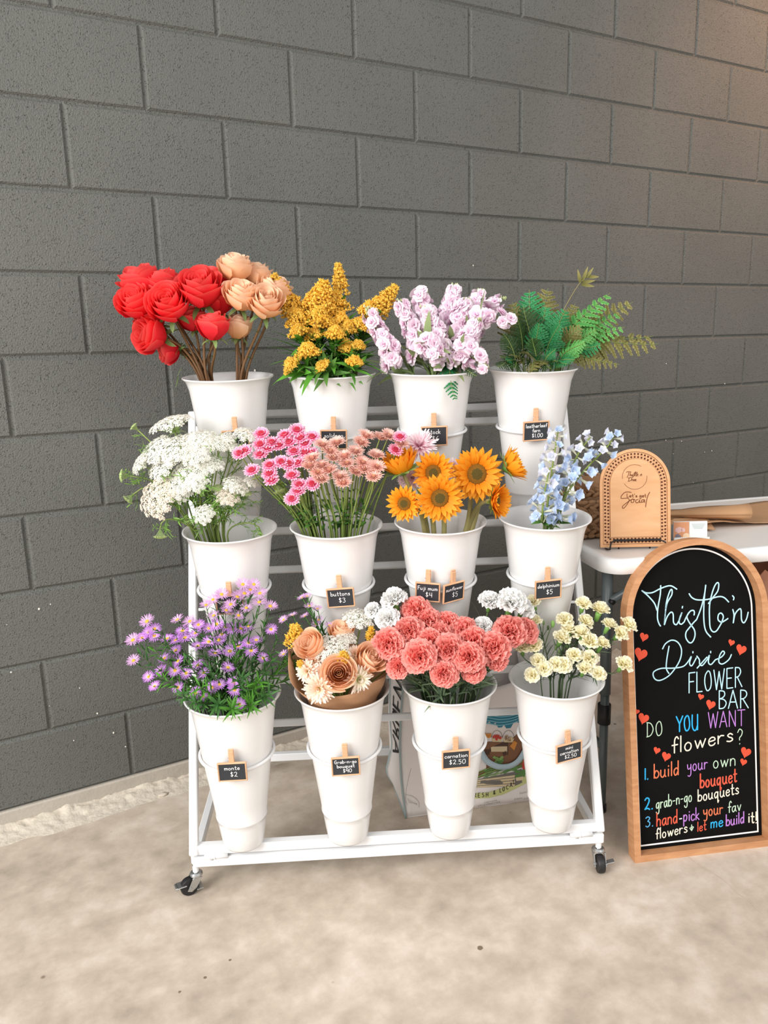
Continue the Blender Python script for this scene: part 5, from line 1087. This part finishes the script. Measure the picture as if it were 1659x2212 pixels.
for x, y, d, dY, f, ds in [(906, 962, 84, .0, (-.1, -.7, .6), 'largest pale pink spider mum behind the sunflowers'), (979, 1014, 56, .0, (.3, -.8, .4), 'pale pink spider mum between the two front sunflowers'), (890, 1032, 58, -.02, (-.2, -.9, .2), 'pale pink spider mum below the left upturned sunflower'), (872, 1040, 34, -.01, (-.5, -.6, -.3), 'small drooping pink spider mum at left of the sunflowers')]:
    H = at(x, y, rimY(2)+dY); sc = d*depth(H)/FPX/1.0; f = (EX*f[0]+EY*f[1]+EZ*f[2]).normalized(); pts, c = path_for(2, 2, H-f*sc*.1, f, (0, .02, .3)); r = new_flower('spider_mum', 'flower', 'pink spider mums behind the sunflowers', pts[0]); wtube(r, 'stem', pts, .0028, .0022, M['stem_green']); child('bloom', random.choice(G['fuji']), r, lookM(H-f*sc*.1, f, U(0, 6)) @ Matrix.Scale(sc, 4)); tag(r, ds, 'flower')
# ---- delphinium
dl = lambda u: [G['delph'][2]] if u > .6 and random.random() < .8 else G['delph'][:2]
for px_, n, dY in [([(1178, 1128, 0), (1186, 1062, 0), (1196, 990, .0), (1206, 930, .01)], 20, -.05), ([(1196, 1132, 0), (1226, 1064, 0), (1268, 1010, .0), (1312, 965, .0), (1328, 936, .0)], 20, -.05), ([(1206, 1126, 0), (1222, 1060, 0), (1244, 990, .0), (1276, 944, .0)], 18, -.03), ([(1170, 1120, 0), (1176, 1066, 0), (1188, 1010, .0)], 9, -.08)]:
    spike(2, 3, px_, 'delphinium', 'delphinium stems on the middle tier', int(n*1.3), .043, dl, .0036, 'pale blue delphinium stem', (.0, -.01, .35), spread=.024, leafm=M['leaf_mid'], nleaf=3, dY=dY, gap=1, LW_=(.04, .008))

# ---- asters
def spray(row, col, heads, kinds, dia, name, group, desc, rim, stemm, leafm, nl, LWd, disc=None, calyx=None, stalkm=None, lx=None, dYf=None, lo=-.15, cam=.85, up=.45, buds=0, stemr=.0019):
    """one branching stem that carries several heads"""
    Hs = [at(x, y, dYf(x, y)) for x, y in heads]; mid = sum(Hs, V())/len(Hs); Cr = RM @ rimlocal(row, col, BH); top = Cr.lerp(mid, .62); pts, c = path_for(row, col, top, (mid-Cr).normalized(), rim, .3, .010); r = new_flower(name, 'flower', group, pts[0]); o = r.location.copy()
    mb = MB(); mb.tube([p-o for p in pts], stemr, stemr*.7, 5); ml = MB(); loc = [p-o for p in pts]; leaves_on(ml, loc[1:], nl, LWd[0], LWd[1], .0, 1.0, .3, .55)
    for (x, y), H in zip(heads, Hs):
        f = facing(row, col, H, cam, up, .9); f = (f+V((U(-.25, .25), U(-.25, .25), U(-.2, .2)))).normalized(); D = dia*U(.88, 1.1)*depth(H)/FPX; base = H-f*D*.05; cal = D*.40 if calyx else 0; L = (base-top).length; q = bez(top, top+(top-c).normalized()*L*.4, base-f*(cal+L*.3), base-f*cal*.9, 6); lq = [p-o for p in q]; mb.tube(lq, stemr*.62, stemr*.5, 4, cap=False)
        leaves_on(ml, lq, max(2, int(nl*.4)), LWd[0]*.7, LWd[1]*.75, .1, .9, .25, .5)
        kind = kinds(x, y); Mb = lookM(base, f, U(0, 6)) @ Matrix.Scale(D, 4); h = child('flower_head', random.choice(G[kind]), r, Mb)
        if disc: link('disc', disc, h, Matrix.Translation((0, 0, .01)))
        if calyx: link('calyx', calyx, h, Matrix.Identity(4))
    for i in range(buds):
        p = loc[-1]+V((U(-.03, .03), U(-.02, .02), U(.0, .05))); mb.tube([loc[-1], p], .0009, .0008, 4, cap=False); mb.blob(p, .0042, 6, 4, sq=(.75, .75, 1.5), t=.8)
    mb.build('stem', M[stemm], r); ml.build('foliage', M[leafm], r); cx_ = sum(h[0] for h in heads)/len(heads); cy_ = sum(h[1] for h in heads)/len(heads); reg(r, cx_, cy_, desc, 'bunch'); return r
k = 420/1659
AH = [(260+a*k, 1240+b*k) for a, b in [(225, 400), (240, 490), (290, 465), (290, 525), (185, 540), (105, 560), (110, 735), (485, 385), (590, 400), (400, 545), (530, 480), (470, 560), (550, 540), (640, 500), (665, 430), (790, 215), (730, 260), (865, 170), (795, 350), (905, 305), (940, 255), (1000, 190), (1060, 160), (1110, 130), (1140, 85), (1190, 160), (1075, 285), (1010, 350), (820, 425), (755, 460), (900, 450), (960, 460), (1090, 440), (1030, 460), (755, 575), (840, 560), (865, 510), (660, 610), (810, 670), (935, 655), (1005, 610), (1095, 585), (1160, 560), (1115, 650), (1220, 715), (1280, 270), (1285, 470), (375, 715), (470, 650), (340, 820), (465, 820), (560, 845), (660, 775), (710, 840), (490, 740), (920, 795), (290, 955), (490, 965), (640, 1015), (705, 1040), (785, 965), (845, 940), (965, 930), (975, 985), (1015, 1110), (240, 875), (1185, 235), (1045, 85)]]
aY = lambda x, y: clampY(rimY(3)+.0007*(1415-y)-.012, 3, .022, -.13)
def cluster(H, c, n):
    """nearest heads share a stem: sort by the angle they leave the bucket at, then by reach"""
    s_ = sorted(H, key=lambda h: math.atan2(c[1]-h[1], h[0]-c[0])); out = []; i = 0
    for q in range(n): j = round(len(s_)*(q+1)/n); out.append(s_[i:j]); i = j
    return [o for o in out if o]
for hs in cluster(AH, (505, 1560), 15):
    hs2 = sorted(hs, key=lambda h: h[1])
    spray(3, 0, hs2, lambda x, y: 'aster_pale' if y < 1345 or (x < 300) else 'aster', 34, 'aster_spray', 'purple aster sprays on the bottom tier', 'purple aster spray', (0, -.005, .30), 'stem_dark', 'leaf_aster', 20, (.036, .0052), disc=G['aster_disc'], dYf=aY)
# leafy stems without open flowers fill the mouth of the bucket
for x, y, dY in [(300, 1410, -.05), (330, 1400, -.04), (345, 1460, -.08), (390, 1500, -.10), (430, 1480, -.10), (470, 1520, -.115), (520, 1460, -.09), (560, 1470, -.08), (590, 1420, -.05), (600, 1380, -.02), (620, 1430, -.04), (640, 1450, -.05), (545, 1520, -.115), (580, 1500, -.1), (450, 1440, -.06), (560, 1390, .0), (500, 1530, -.125), (420, 1515, -.11), (400, 1420, -.05), (510, 1400, -.02), (575, 1345, .02), (640, 1400, -.02), (340, 1360, -.02), (460, 1380, .0)]:
    T_ = at(x, y, rimY(3)+dY); f = facing(3, 0, T_, 0, .5); pts, c = path_for(3, 0, T_, f, (0, 0, .45), .3); r = new_flower('aster_spray', 'flower', 'leafy aster stems on the bottom tier', pts[0]); wtube(r, 'stem', pts, .0016, .0009, M['stem_dark'], 5); wleaves(r, 'foliage', pts[1:], M['leaf_aster' if random.random() < .75 else 'leaf_bright'], 26, .032, .0052, .0, 1.0, .5, .62); reg(r, x, y, 'leafy green aster stem', 'bunch')
# ---- coral and white carnations
def carn(kind, x, y, d, dY, cam, up, desc, group):
    H = at(x, y, rimY(3)+dY); D = d*depth(H)/FPX; f = facing(3, 2, H, cam, up, .9); sc = D/.98; base = H-f*sc*.16; pts, c = path_for(3, 2, base-f*sc*.36, f, (0, -.005, .42), .3, .012); r = new_flower('carnation', 'flower', group, pts[0]); Mb = lookM(base, f, U(0, 6)) @ Matrix.Scale(sc, 4)
    wtube(r, 'stem', pts, .0024, .0020, M['stem_dark'], 5); child('bloom', random.choice(G[kind]), r, Mb); child('calyx', G['calyx_carn'], r, Mb @ Matrix.Scale(.8, 4)); wleaves(r, 'foliage', pts[1:], M['leaf_carn'], 7, .060, .0055, .0, .8, .5, .45); reg(r, x, y, desc, 'bunch')
k = 400/1659
for a, b, d, dY in [(490, 290, 66, .02), (600, 385, 64, .0), (770, 400, 56, .0), (430, 475, 70, -.03), (250, 590, 76, -.06), (520, 700, 78, -.11), (340, 790, 56, -.09), (700, 500, 60, -.03), (920, 470, 66, -.02), (1000, 560, 68, -.05), (780, 640, 74, -.09), (960, 715, 74, -.11), (740, 855, 62, -.13), (1010, 835, 54, -.11), (1190, 620, 76, -.07), (1330, 480, 78, -.03), (1450, 475, 66, -.01), (1210, 735, 52, -.08), (620, 560, 60, -.06)]: carn('coral', 780+a*k, 1250+b*k, d, dY, .75, .4, 'coral carnation', 'coral carnations on the bottom tier')
for x, y, d, dY, cam, up, ds in [(852, 1297, 60, .03, .2, .9, 'white carnation facing upward above the paper bouquet'), (838, 1338, 56, .0, .8, .4, 'white carnation low beside the coral flowers at left'), (806, 1320, 40, .03, .5, .7, 'small white carnation tucked behind the lace of the bouquet'), (1058, 1300, 52, .02, .5, .8, 'white carnation at the left of the upper right cluster'), (1104, 1304, 72, .0, .6, .9, 'largest white carnation of the upper right cluster'), (1128, 1316, 52, .02, .5, .8, 'white carnation at the right of the upper right cluster'), (1044, 1353, 44, -.01, .8, .3, 'white carnation just under the upper right cluster')]:
    carn('carn_white', x, y, d, dY, cam, up, 'x', 'white carnations on the bottom tier'); LABELS[('x', 'bunch')].pop()[0]['label'] = ds
for i in range(16):   # leafy stalks that fill the mouth of the bucket
    a = 2*pi*i/16; T_ = RM @ (rimlocal(3, 2, BH)+V((.075*cos(a), .062*sin(a)-.01, U(.0, .03)))); pts, c = path_for(3, 2, T_, EZ, (0, 0, .8), .3); r = new_flower('carnation', 'flower', 'budless carnation stalks on the bottom tier', pts[0]); wtube(r, 'stem', pts, .0024, .0018, M['stem_dark'], 5); wleaves(r, 'foliage', pts[1:], M['leaf_carn'], 9, .055, .006, .0, 1.0, .6, .4); q = px(T_); reg(r, q[0], q[1], 'leafy carnation stalk without bloom', 'bunch')
# ---- mini carnations
k = 340/1659
MH = [(1060+a*k, 1260+b*k) for a, b in [(970, 240), (1140, 310), (780, 410), (985, 430), (1235, 460), (1350, 545), (1430, 460), (740, 600), (820, 515), (950, 555), (1160, 660), (460, 680), (500, 830), (560, 910), (440, 985), (690, 870), (770, 880), (870, 775), (1030, 810), (980, 920), (1130, 965), (1390, 870), (330, 700), (1040, 640), (455, 430), (450, 220)]]
mY = lambda x, y: clampY(rimY(3)+.0007*(1400-y)-.005, 3, .05, -.11)
for hs in cluster(MH, (1200, 1560), 11):
    spray(3, 3, hs, lambda x, y: 'mini', 42, 'mini_carnation_spray', 'yellow mini carnation sprays on the bottom tier', 'pale yellow mini carnation spray', (0, -.005, .35), 'stem_dark', 'leaf_carn', 10, (.042, .0044), calyx=G['calyx_carn'], dYf=mY, cam=.45, up=.5, buds=2, stemr=.0017)
T_ = at(1194, 1348, rimY(3)+.03); pts, c = path_for(3, 3, T_, EZ+EX*.5, (-.03, 0, .1), .3); r = new_flower('mini_carnation_spray', 'flower', 'yellow mini carnation sprays on the bottom tier', pts[0]); wtube(r, 'stem', pts, .0014, .001, M['stem_dark'], 5); mb = MB(); mb.blob(T_-pts[0], .0062, 8, 5, sq=(.75, .75, 1.5), t=.8); mb.build('bud', M['calyx_green'], r); tag(r, 'single closed green bud on a thin stalk above the mini carnations', 'flower')

# ---- the wrapped bouquet
broot = RM @ rimlocal(3, 1, .01); bq = thing('wrapped_bouquet', 'mixed peach bouquet wrapped in brown kraft paper in the bottom tier', 'bouquet', broot); o = broot
def bchild(name, me, H, f, sc, back=.2): f = V(f).normalized(); return child(name, me, bq, lookM(H-f*sc*back, f, U(0, 6)) @ Matrix.Scale(sc, 4))
Cb_ = rimlocal(3, 1, .12); Cm = rimlocal(3, 1, BH-.02); Cc = RM @ rimlocal(3, 1, BH)
ring = [at(842, 1436, .0), at(836, 1408, .045), at(770, 1392, .075), at(690, 1392, .065), at(628, 1402, .01), at(620, 1406, -.04), at(632, 1474, -.085), at(678, 1510, -.10), at(724, 1504, -.115), at(770, 1494, -.115), at(815, 1470, -.09), at(836, 1452, -.045)]
angs = [math.atan2(toloc(p).y-Cm.y, toloc(p).x-Cm.x) for p in ring]; n = len(ring); mb = MB(); P = []
N_ = n*5; tops = []
for i in range(n):
    a, b, c2, e = [ring[(i+q) % n] for q in (-1, 0, 1, 2)]
    for j in range(5): t = j/5; tops.append(.5*(2*b+(c2-a)*t+(2*a-5*b+4*c2-e)*t*t+(3*b-a-3*c2+e)*t**3))
for q, u in enumerate([0, .25, .5, .62, .74, .87, 1.0]):
    row = []
    for i, tp in enumerate(tops):
        tl = toloc(tp); an = math.atan2(tl.y-Cm.y, tl.x-Cm.x)
        b_ = Cb_+V((cos(an), sin(an), 0))*.045; m_ = Cm+V((cos(an), sin(an), 0))*.080
        p = b_.lerp(m_, u/.5) if u <= .5 else m_.lerp(tl, (u-.5)/.5)
        fold = .004*sin(an*7+q)*min(1, u*1.5)*(1 if u > .5 else .3); p = p+V((cos(an), sin(an), 0))*fold; row.append(RM @ p-o)
    P.append(row)
mb.grid(P, closeu=True); ob = mb.build('paper_wrap', M['kraftin'], bq); md = ob.modifiers.new('thick', 'SOLIDIFY'); md.thickness = .0006
def bst(H): 
    mb = MB(); b = RM @ (rimlocal(3, 1, .05))+V((U(-.01, .01), U(-.01, .01), 0)); mb.tube([b-o, Cc-o+V((0, 0, -.04)), H-o], .0026, .002, 5); mb.build('stem', M['stem_green'], bq)
for x, y, d, Y, f in [(673, 1394, 68, -.06, (-.5, -.6, .6)), (738, 1368, 58, -.0, (.0, -.3, 1)), (732, 1454, 76, -.115, (.0, -.9, .5)), (796, 1426, 72, -.075, (.45, -.5, .7)), (700, 1425, 50, -.06, (-.2, -.6, .6))]:
    H = at(x, y, Y); sc = d*depth(H)/FPX/1.25; bchild('rose', random.choice(G['rose_peach']), H, EX*f[0]+EY*f[1]+EZ*f[2], sc, .45); bst(H-EZ*.03)
for x, y, d, Y, f, kd in [(662, 1450, 58, -.10, (-.5, -.8, .3), 'mum'), (688, 1488, 74, -.13, (-.2, -.95, .1), 'mum'), (697, 1452, 52, -.105, (-.1, -.9, .4), 'mum'), (777, 1468, 66, -.125, (.3, -.9, .15), 'mum_green'), (676, 1428, 44, -.08, (-.3, -.6, .6), 'mum'), (768, 1412, 44, -.06, (.2, -.6, .7), 'mum')]:
    H = at(x, y, Y); sc = d*depth(H)/FPX; me = G['mum_green'] if kd == 'mum_green' else random.choice(G['mum']); bchild('chrysanthemum', me, H, EX*f[0]+EY*f[1]+EZ*f[2], sc, .1); bst(H-EZ*.02)
for x, y, d, Y, f in [(718, 1402, 84, -.075, (.0, -.6, .8)), (776, 1334, 76, .02, (.1, -.3, 1)), (748, 1376, 50, -.03, (.1, -.4, 1)), (848, 1410, 30, -.03, (.6, -.5, .6))]:
    H = at(x, y, Y); sc = d*depth(H)/FPX/1.1; bchild('umbel', random.choice(G['lace']), H, EX*f[0]+EY*f[1]+EZ*f[2], sc, .26); bst(H-EZ*.03)
for a, b, wpx, Y in [((636, 1352), (642, 1398), 60, -.03), ((802, 1356), (800, 1388), 26, .0), ((742, 1412), (742, 1424), 30, -.10), ((648, 1430), (650, 1438), 14, -.09)]:
    A, Bq = at(*b, Y), at(*a, Y-.01); mb = MB(); plume(mb, A-o, Bq-o+V((.0, .0, .0)), wpx*depth(A)/FPX, 60+wpx*5); mb.build('goldenrod_plume', M['solidago'], bq); bst(A)
for x, y, Y in [(652, 1290, .02), (663, 1287, .02), (668, 1308, .02), (612, 1338, .0), (632, 1328, .01), (686, 1314, .03), (682, 1348, .02), (688, 1338, .03), (612, 1412, -.05), (712, 1350, .01), (658, 1330, .02)]:
    H = at(x, y, Y); f = (H-Cc).normalized()*.7+EZ*.5+V((U(-.4, .4), U(-.4, .1), 0)); h = bchild('aster_head', random.choice(G['aster_pale']), H, f, 25*depth(H)/FPX, .05); link('disc', G['aster_disc'], h, Matrix.Translation((0, 0, .01))); mb = MB(); q = bez(Cc-o, Cc+EZ*.03-o, H-f.normalized()*.05-o, H-o, 8); mb.tube(q, .0015, .001, 5); leaves_on(mb, q, 12, .026, .0045, .3, .95, .3, .55); mb.build('aster_stem', M['leaf_aster'], bq)

# ---------------------------------------------------------------- labels of the repeats: place in their bunch
ORD = ['first', 'second', 'third', 'fourth', 'fifth', 'sixth', 'seventh', 'eighth', 'ninth', 'tenth', 'eleventh', 'twelfth', 'thirteenth', 'fourteenth']
for (desc, b), L_ in LABELS.items():
    n = len(L_)
    if n == 0: continue
    if n == 1: L_[0][0]['label'] = desc + ' beside the others of its bunch'; continue
    rows = 1 if n <= 4 else 2 if n <= 8 else 3 if n <= 15 else 4 if n <= 24 else 5
    s_ = sorted(L_, key=lambda q: q[2]); i = 0
    for r_ in range(rows):
        j = round(n*(r_+1)/rows); part = sorted(s_[i:j], key=lambda q: q[1]); i = j; rn = 'top' if r_ == 0 else 'bottom' if r_ == rows-1 else ORD[r_]
        for q, (ob, x, y) in enumerate(part):
            pos = 'leftmost' if q == 0 else 'rightmost' if q == len(part)-1 else ORD[q]+' from left'
            ob['label'] = '%s, %s in the %s row of its bunch' % (desc, pos, rn) if rows > 1 else '%s, %s of its bunch' % (desc, pos)
            ob['category'] = ob.get('category', 'flower')
